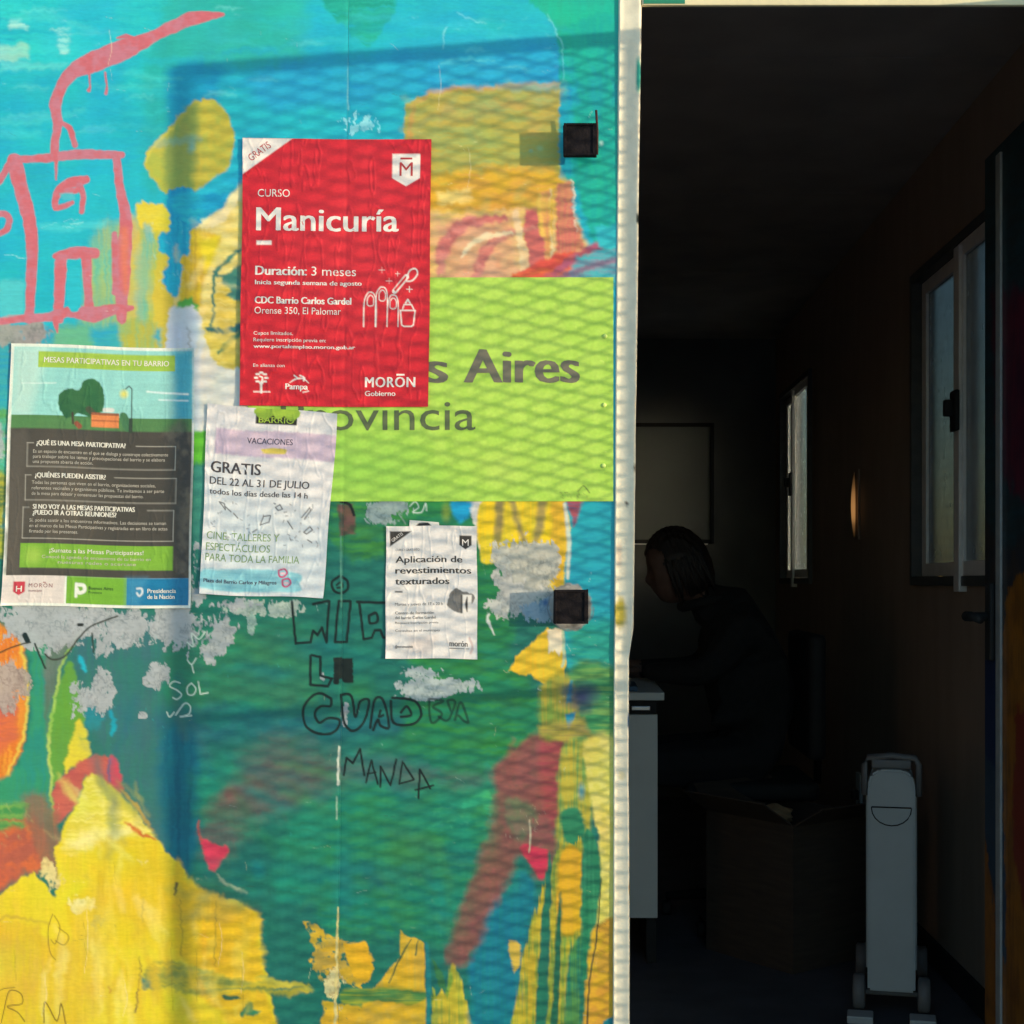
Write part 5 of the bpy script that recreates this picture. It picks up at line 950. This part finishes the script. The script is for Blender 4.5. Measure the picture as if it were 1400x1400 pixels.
bm = bmesh.new(); LW, SW = .0418, .0233
rows = int((z1g - z0g) / (SW / 2)); ya, yb_ = yh - GW + tb * .5, yh - tb * .5
for r in range(rows):
    zb = z0g + tb * .5 + r * SW / 2 + SW / 4
    if zb > z1g - tb * .6: break
    pts = []; n = int((yb_ - ya) / (LW / 2)) + 1
    for k in range(n + 1):
        y = ya + k * LW / 2; up = ((k + r) % 2) == 0; zz = zb + (SW / 4 - .0004) * (1 if up else -1)
        for o_ in (-LW * .07, LW * .07):
            if ya <= y + o_ <= yb_: pts.append((y + o_, zz))
    tx = .0009                                   # the two strand directions are twisted differently, as expanded metal is
    for (ya_, za_), (yb2, zb2) in zip(pts, pts[1:]):
        hh = .0014 if zb2 > za_ + 1e-4 else .0020 if zb2 < za_ - 1e-4 else .0018
        q_ = [[bm.verts.new((GX + dx, y, z + dz)) for dx, dz in ((-tx, -hh), (tx, -hh), (tx, hh), (-tx, hh))] for y, z in ((ya_, za_), (yb2, zb2))]
        for k in range(4): bm.faces.new((q_[0][k], q_[0][(k + 1) % 4], q_[1][(k + 1) % 4], q_[1][k]))
tag(from_bm('expanded_mesh', bm, M_gate, gt), kind='stuff')

# ================================================================== INSIDE
def dep(D): return D - DC          # camera distance -> y
# whiteboard on the rear wall
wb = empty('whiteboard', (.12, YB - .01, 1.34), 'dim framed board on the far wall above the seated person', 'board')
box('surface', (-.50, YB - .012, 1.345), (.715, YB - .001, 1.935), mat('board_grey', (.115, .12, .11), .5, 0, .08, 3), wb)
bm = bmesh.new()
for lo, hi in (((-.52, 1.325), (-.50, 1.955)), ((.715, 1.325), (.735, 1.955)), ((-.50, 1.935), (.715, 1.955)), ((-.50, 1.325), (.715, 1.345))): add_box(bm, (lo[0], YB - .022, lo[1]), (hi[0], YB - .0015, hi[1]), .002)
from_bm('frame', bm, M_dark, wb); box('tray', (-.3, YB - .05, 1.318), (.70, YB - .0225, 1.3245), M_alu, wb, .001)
# desk
yd = dep(4.14)
dk = empty('desk', (-.4, yd + .3, 0), 'white desk end panel with a small drawer pull, just inside the doorway edge', 'desk')
box('desktop', (-1.0, yd - .01, .780), (.266, yd + .62, .803), M_white, dk, .003)
box('end_panel', (.215, yd + .03, .001), (.245, yd + .60, .778), M_dark, dk, .002)
box('front_panel', (.00, yd + .005, .14), (.247, yd + .025, .737), M_white, dk, .002)
box('rail', (.00, yd + .010, .739), (.244, yd + .028, .777), M_dark, dk); box('drawer_pull', (.17, yd - .003, .750), (.225, yd + .0095, .762), M_steel, dk, .002)
box('end_panel', (-.99, yd + .03, .001), (-.96, yd + .60, .778), M_dark, dk, .002)
nbk = box('notebook', (.02, yd + .03, .8035), (.19, yd + .25, .818), mat('blue_cover', (.02, .08, .16), .5), None, .003); tag(nbk, 'dark blue folder lying on the desk edge', 'folder')
# office chair for the seated person
ch = empty('office_chair', (.56, 2.45, 0), 'black office chair under the seated person', 'chair')
bm = bmesh.new(); add_box(bm, (.36, 2.22, .43), (.78, 2.68, .49), .02); from_bm('seat', bm, M_dark, ch, True)
bm = bmesh.new(); add_box(bm, (.745, 2.22, .56), (.80, 2.68, .96), .02); from_bm('backrest', bm, M_dark, ch, True)
bm = bmesh.new(); add_tube(bm, [(.57, 2.45, .43), (.57, 2.45, .10)], .025); from_bm('column', bm, M_dark, ch, True)
bm = bmesh.new(); add_tube(bm, [(.70, 2.45, .44), (.81, 2.45, .46), (.815, 2.45, .72)], .014); from_bm('back_stem', bm, M_dark, ch, True)
for k in range(5):
    a = k * 2 * math.pi / 5 + .3; bm = bmesh.new(); ex, ey = .57 + .27 * math.cos(a), 2.45 + .27 * math.sin(a); add_tube(bm, [(.57, 2.45, .10), (ex, ey, .065)], [.022, .014]); lg = from_bm('leg', bm, M_dark, ch, True)
    bm = bmesh.new(); add_tube(bm, [(ex - .015, ey, .026), (ex + .015, ey, .026)], .025, 12); from_bm('caster', bm, M_dark, lg, True)

# seated person: one continuous body from a skinned skeleton, fused by a voxel remesh
def person():
    px, py = .42, 2.30
    e = empty('person', (.60, 2.42, 0), 'person in dark clothes sitting hunched at the desk, facing left, arms resting on it', 'person')
    parts = []
    def skin(pts, edges, rad):
        me = bpy.data.meshes.new('sk'); me.from_pydata(pts, edges, []); o = bpy.data.objects.new('sk', me); COL.objects.link(o)
        m = o.modifiers.new('s', 'SKIN'); m.use_smooth_shade = True; o.modifiers.new('u', 'SUBSURF').levels = 1
        for i, v in enumerate(me.skin_vertices[0].data): r = rad[i]; v.radius = r if isinstance(r, tuple) else (r, r); v.use_root = (i == 0)
        bpy.context.view_layer.update(); m2 = bpy.data.meshes.new_from_object(o.evaluated_get(bpy.context.evaluated_depsgraph_get())); bpy.data.objects.remove(o); parts.append(m2)
    Y0 = 2.45
    P = [(.60, Y0, .55), (.60, Y0, .68), (.585, Y0, .82), (.55, Y0, .95), (.49, Y0, 1.03), (.43, Y0, 1.075), (.40, Y0, 1.11),      # pelvis..neck
         (.56, Y0 - .10, .54), (.20, Y0 - .13, .53), (.14, Y0 - .13, .48), (.19, Y0 - .13, .10), (.06, Y0 - .13, .05),          # near leg
         (.56, Y0 + .10, .54), (.20, Y0 + .13, .53), (.14, Y0 + .13, .48), (.19, Y0 + .13, .10), (.06, Y0 + .13, .05),
         (.535, Y0 - .17, .97), (.46, Y0 - .21, .87), (.40, Y0 - .20, .830), (.28, Y0 - .14, .835), (.22, Y0 - .11, .838),        # near arm, elbow on the thigh/desk, hand to the chin
         (.535, Y0 + .17, .97), (.46, Y0 + .20, .84), (.40, Y0 + .16, .828), (.24, Y0 + .08, .832), (.17, Y0 + .06, .838)]
    E = [(0, 1), (1, 2), (2, 3), (3, 4), (4, 5), (5, 6), (0, 7), (7, 8), (8, 9), (9, 10), (10, 11), (0, 12), (12, 13), (13, 14), (14, 15), (15, 16), (3, 17), (17, 18), (18, 19), (19, 20), (20, 21), (3, 22), (22, 23), (23, 24), (24, 25), (25, 26)]
    Rr = [(.17, .20), (.165, .19), (.165, .20), (.155, .19), (.11, .12), (.058, .058), (.055, .055), .095, .075, .065, .045, .035, .095, .075, .065, .045, .035, .075, .055, .048, .038, .03, .075, .055, .048, .038, .03]
    skin(P, E, Rr)
    # hands: palm and five bent fingers each
    def hand(wr, d, up, side):
        wr = Vector(wr); d = Vector(d).normalized(); up = Vector(up).normalized(); s = d.cross(up).normalized() * side
        skin([wr, wr + d * .045, wr + d * .085], [(0, 1), (1, 2)], [(.026, .018), (.036, .016), (.036, .014)])
        for i, L in enumerate((.062, .074, .070, .054)):
            b = wr + d * .080 + s * (-.027 + .018 * i); c1 = b + d * L * .42 + up * .004; c2 = c1 + d * L * .28 - up * L * .22; c3 = c2 + d * L * .06 - up * L * .3
            skin([b, c1, c2, c3], [(0, 1), (1, 2), (2, 3)], [.0095, .009, .0082, .007])
        b = wr + d * .03 - s * .03; skin([b, b + d * .03 - s * .022, b + d * .055 - s * .02 - up * .01], [(0, 1), (1, 2)], [.012, .0105, .009])
    hand((.22, Y0 - .11, .842), (-1, .25, -.08), (0, 0, 1), 1); hand((.17, Y0 + .06, .842), (-1, -.1, -.12), (0, 0, 1), -1)
    # head
    hc = Vector((.335, Y0, 1.175)); tilt = Matrix.Rotation(math.radians(-18), 3, 'Y')
    bm = bmesh.new(); bmesh.ops.create_uvsphere(bm, u_segments=40, v_segments=28, radius=1)
    for v in bm.verts:
        x, y, z = v.co; fx = -x       # face looks to -x
        r = Vector((x * .098, y * .076, z * .118))
        if z < -.1: r.y *= 1 - .30 * (-z) ; r.x += -.010 * (-z) * (1 if fx > 0 else -1.2)
        if fx > .75 and abs(y) < .6: r.x += .010 * (fx - .75) / .25
        # nose, eye sockets, lips, chin
        r.x -= .026 * math.exp(-((y / .13) ** 2)) * math.exp(-(((z + .12) / .17) ** 2)) * (fx > 0)
        for sy in (-.36, .36): r.x += .008 * math.exp(-(((y - sy) / .18) ** 2) - ((z - .08) / .13) ** 2) * (fx > 0)
        r.x -= .008 * math.exp(-((y / .22) ** 2) - ((z + .47) / .07) ** 2) * (fx > 0) + .008 * math.exp(-((y / .25) ** 2) - ((z + .80) / .12) ** 2) * (fx > 0)
        v.co = hc + tilt @ r
    for sy in (-1, 1):
        t = bmesh.new(); bmesh.ops.create_uvsphere(t, u_segments=12, v_segments=8, radius=1)
        for v in t.verts: v.co = hc + tilt @ Vector((v.co.x * .018 + .012, v.co.y * .010 + sy * .078, v.co.z * .032 - .008))
        mm = bpy.data.meshes.new('e'); t.to_mesh(mm); t.free(); bm.from_mesh(mm)
    hm = bpy.data.meshes.new('h'); bm.to_mesh(hm); bm.free(); parts.append(hm)
    bm = bmesh.new()
    for m_ in parts: bm.from_mesh(m_)
    me = bpy.data.meshes.new('body'); bm.to_mesh(me); bm.free()
    o = bpy.data.objects.new('body', me); COL.objects.link(o); r = o.modifiers.new('r', 'REMESH'); r.mode = 'VOXEL'; r.voxel_size = .0075; r.use_smooth_shade = True
    s2 = o.modifiers.new('s', 'SMOOTH'); s2.factor = .5; s2.iterations = 2
    bpy.context.view_layer.update(); m2 = bpy.data.meshes.new_from_object(o.evaluated_get(bpy.context.evaluated_depsgraph_get())); bpy.data.objects.remove(o)
    sk = mat('skin', (.15, .085, .062), .6); cl = mat('dark_sweater', (.010, .010, .010), .9, 0, .3, 40, .4, 300); tr = mat('dark_trousers', (.010, .010, .012), .9)
    body = link('body', m2, [cl, sk, tr], e); m2.name = 'body'
    for p_ in m2.polygons:
        c_ = p_.center; p_.use_smooth = True
        if c_.z > 1.04 and c_.x < .43 and c_.z - 1.04 > (c_.x - .36) * .6: p_.material_index = 1
        elif c_.x < .225 and c_.z > .80: p_.material_index = 1
        elif c_.z < .62: p_.material_index = 2
    bm = bmesh.new(); ring = [Vector((.435 + .075 * math.cos(t), Y0 + .072 * math.sin(t), 1.062 + .018 * math.cos(t))) for t in np.linspace(0, 2 * math.pi, 25)]; add_tube(bm, ring, .017, 8); from_bm('collar', bm, cl, e, True)
    # hair: shoulder-length cap behind the face
    bm = bmesh.new(); bmesh.ops.create_uvsphere(bm, u_segments=120, v_segments=80, radius=1)
    rm = []
    for v in bm.verts:
        x, y, z = v.co
        n = .004 * math.sin(y * 34 + z * 3 + 2 * math.sin(z * 5)) + .003 * math.sin(x * 41 + z * 7) + .003 * math.sin(z * 9)
        r_ = Vector((x * .110 + .012, y * .090, z * .128 + .006)) * (1 + n * 3)
        if z < -.05: r_.z *= 1.15; r_.x += .02 * (-z)
        if -x > .42 + .05 * math.sin(z * 14) and z < .50 + .08 * math.sin(y * 9): rm.append(v)
        elif -x > .12 and z < -.42 + .05 * math.sin(x * 30): rm.append(v)
        elif z < -.86 + .08 * math.sin(y * 21 + x * 9): rm.append(v)
        v.co = hc + tilt @ r_
    bmesh.ops.delete(bm, geom=rm, context='VERTS')
    for k_ in range(90):
        R_ = random.Random(k_); sy = 1 if k_ % 2 else -1; x_ = R_.uniform(-.035, .095); p0 = Vector((x_ * .6, sy * R_.uniform(.03, .06), R_.uniform(.07, .11))); p1 = Vector((x_, sy * (.088 - .25 * max(0, x_ - .03)), R_.uniform(-.02, .02))); p2 = p1 + Vector((R_.uniform(-.012, .015), -sy * R_.uniform(.0, .014), -R_.uniform(.06, .12)))
        add_tube(bm, [hc + tilt @ q for q in (p0, p1, (p1 + p2) / 2 + Vector((R_.uniform(-.004, .006), 0, 0)), p2)], [.004, .0065, .005, .0008], 5)
    h = from_bm('hair', bm, mat('dark_hair', (.02, .013, .010), .45, 0, .3, 80, .6, 200, (8, 8, 1)), e, True); 
person()

# open cardboard box
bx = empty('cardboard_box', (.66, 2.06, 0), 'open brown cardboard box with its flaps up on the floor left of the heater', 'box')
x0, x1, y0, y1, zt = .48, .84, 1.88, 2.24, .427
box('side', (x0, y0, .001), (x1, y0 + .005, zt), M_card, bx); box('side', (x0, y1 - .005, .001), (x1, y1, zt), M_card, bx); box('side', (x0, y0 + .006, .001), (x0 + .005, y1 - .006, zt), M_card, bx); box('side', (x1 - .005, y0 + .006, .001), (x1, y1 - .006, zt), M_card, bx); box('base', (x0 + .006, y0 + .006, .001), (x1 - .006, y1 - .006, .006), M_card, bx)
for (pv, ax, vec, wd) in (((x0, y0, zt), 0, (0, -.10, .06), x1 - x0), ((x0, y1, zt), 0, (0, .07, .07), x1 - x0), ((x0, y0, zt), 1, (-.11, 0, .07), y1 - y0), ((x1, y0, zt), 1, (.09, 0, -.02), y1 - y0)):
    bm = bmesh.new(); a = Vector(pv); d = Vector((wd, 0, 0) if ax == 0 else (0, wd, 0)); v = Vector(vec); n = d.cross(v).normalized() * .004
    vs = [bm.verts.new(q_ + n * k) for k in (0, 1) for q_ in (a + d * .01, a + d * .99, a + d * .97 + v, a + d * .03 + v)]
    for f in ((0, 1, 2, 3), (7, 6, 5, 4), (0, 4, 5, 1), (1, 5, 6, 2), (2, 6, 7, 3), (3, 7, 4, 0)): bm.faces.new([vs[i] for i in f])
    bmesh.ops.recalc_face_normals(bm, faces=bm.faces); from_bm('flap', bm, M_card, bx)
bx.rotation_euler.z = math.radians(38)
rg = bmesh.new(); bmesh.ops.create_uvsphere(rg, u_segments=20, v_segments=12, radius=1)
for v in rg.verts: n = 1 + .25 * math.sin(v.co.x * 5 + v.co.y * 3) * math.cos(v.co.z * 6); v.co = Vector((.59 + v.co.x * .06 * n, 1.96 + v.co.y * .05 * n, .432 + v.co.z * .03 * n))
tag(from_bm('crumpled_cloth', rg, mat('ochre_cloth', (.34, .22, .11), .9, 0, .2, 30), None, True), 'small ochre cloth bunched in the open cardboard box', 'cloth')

bm = bmesh.new(); add_tube(bm, [(.835, 1.62, .30), (.90, 1.70, .12), (.97, 1.85, .012), (1.02, 2.2, .008), (1.045, 2.6, .010), (1.05, 2.9, .2), (1.052, 2.95, .32)], .004, 8)
tag(from_bm('power_cable', bm, M_dark, None, True), 'thin dark power cable running from the heater along the foot of the right wall', 'cable')
so = empty('wall_socket', (1.055, 2.98, .36), 'small pale socket low on the right wall behind the heater', 'socket')
box('plate', (1.049, 2.93, .30), (1.0595, 3.01, .42), M_white, so, .002); box('plug', (1.025, 2.945, .325), (1.0485, 2.985, .36), M_dark, so, .004)
# oil-filled heater, end on
hx, hy = .815, dep(3.62)
ht = empty('oil_heater', (hx, hy + .2, 0), 'pale grey oil-filled radiator on castors seen end on by the door', 'heater')
bm = bmesh.new(); pts = [(-.060, .075), (.060, .075), (.060, .60), (.052, .632), (.030, .645), (-.030, .645), (-.052, .632), (-.060, .60)]
prism(bm, [(hx + a, b) for a, b in pts], hy, hy + .10); bmesh.ops.bevel(bm, geom=list(bm.edges), offset=.006, segments=2, affect='EDGES'); from_bm('control_housing', bm, M_heat, ht, False)
bm = bmesh.new()                                     # cut line of the cable pocket
arc = [(hx - .050, hy - .0012, .548)] + [(hx + .050 * math.cos(t), hy - .0012, .546 - .044 * math.sin(t)) for t in np.linspace(math.pi, 0, 11)] + [(hx + .050, hy - .0012, .548)]
add_tube(bm, arc, .0016, 6); add_tube(bm, [(hx - .050, hy - .0012, .549), (hx + .050, hy - .0012, .549)], .002, 6); from_bm('pocket_seam', bm, M_dark, ht)
for k in range(7):                                   # fins behind the housing
    bm = bmesh.new(); ya = hy + .115 + k * .045; w_ = .066
    prism(bm, [(hx + a, b) for a, b in ((-w_, .10), (w_, .10), (w_, .56), (w_ * .8, .60), (-w_ * .8, .60), (-w_, .56))], ya, ya + .014); bmesh.ops.bevel(bm, geom=list(bm.edges), offset=.004, segments=2, affect='EDGES'); from_bm('fin', bm, M_heat, ht)
bm = bmesh.new(); add_tube(bm, [(hx - .068, hy + .03, .575), (hx - .069, hy + .03, .655), (hx - .060, hy + .03, .672), (hx, hy + .03, .678), (hx + .060, hy + .03, .672), (hx + .069, hy + .03, .655), (hx + .068, hy + .03, .575)], .0085, 8); add_box(bm, (hx - .05, hy + .022, .645), (hx + .05, hy + .038, .668), .004); from_bm('handle', bm, M_heatd, ht, True)
for yy in (hy + .02, hy + .34):
    bm = bmesh.new(); add_tube(bm, [(hx - .09, yy + .02, .062), (hx + .09, yy + .02, .062)], .007); from_bm('axle', bm, M_heatd, ht, True)
    for sx in (-1, 1):
        bm = bmesh.new(); add_tube(bm, [(hx + sx * .066, yy + .02, .062), (hx + sx * .070, yy + .02, .062), (hx + sx * .094, yy + .02, .062), (hx + sx * .098, yy + .02, .062)], [.038, .045, .045, .038], 20); from_bm('wheel', bm, M_heatd, ht, True)
for sx in (-1, 1): bm = bmesh.new(); add_box(bm, (hx + sx * .078 - .033, hy - .05, .002), (hx + sx * .078 + .033, hy + .012, .022), .004); from_bm('foot', bm, M_heat, ht)
from_z = Matrix.Translation((hx, hy, 0)) @ Matrix.Rotation(-math.atan2(hx, hy + DC), 4, 'Z') @ Matrix.Translation((-hx, -hy, 0))
q_ = from_z @ Matrix.Translation(ht.location); ht.location = q_.to_translation(); ht.rotation_euler = q_.to_euler()

# warm glint on the right-hand lining, made as an added glowing strip
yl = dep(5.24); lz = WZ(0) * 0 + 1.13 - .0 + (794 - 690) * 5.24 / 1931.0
wl = empty('wall_glint', (XR - .01, yl, lz), 'slim glowing amber strip added for a warm glint on the wall between the two windows', 'glint')
box('glint_backing', (XR - .008, yl - .02, lz - .13), (XR - .001, yl + .02, lz + .13), M_lining, wl, .002)
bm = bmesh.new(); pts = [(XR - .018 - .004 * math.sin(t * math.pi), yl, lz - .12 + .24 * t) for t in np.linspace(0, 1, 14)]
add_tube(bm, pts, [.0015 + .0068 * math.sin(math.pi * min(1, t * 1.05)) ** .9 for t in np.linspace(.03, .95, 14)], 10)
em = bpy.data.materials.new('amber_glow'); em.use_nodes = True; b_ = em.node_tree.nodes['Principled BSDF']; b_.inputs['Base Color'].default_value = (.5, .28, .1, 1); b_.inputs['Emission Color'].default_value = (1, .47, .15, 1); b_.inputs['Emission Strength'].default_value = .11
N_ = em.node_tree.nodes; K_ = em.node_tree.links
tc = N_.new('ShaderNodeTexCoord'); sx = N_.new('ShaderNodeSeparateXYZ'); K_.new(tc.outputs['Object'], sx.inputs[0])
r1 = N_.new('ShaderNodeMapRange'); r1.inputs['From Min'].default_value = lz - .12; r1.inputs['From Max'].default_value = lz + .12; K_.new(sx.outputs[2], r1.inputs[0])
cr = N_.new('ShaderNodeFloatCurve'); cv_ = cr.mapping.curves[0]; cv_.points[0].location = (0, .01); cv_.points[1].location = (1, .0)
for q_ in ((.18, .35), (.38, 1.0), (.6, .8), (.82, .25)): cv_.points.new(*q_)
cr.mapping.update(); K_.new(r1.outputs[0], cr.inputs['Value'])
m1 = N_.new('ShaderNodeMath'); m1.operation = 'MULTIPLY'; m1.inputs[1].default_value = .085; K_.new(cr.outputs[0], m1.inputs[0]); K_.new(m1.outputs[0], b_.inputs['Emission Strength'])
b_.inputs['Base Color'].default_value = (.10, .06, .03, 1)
from_bm('glint_strip', bm, em, wl, True)
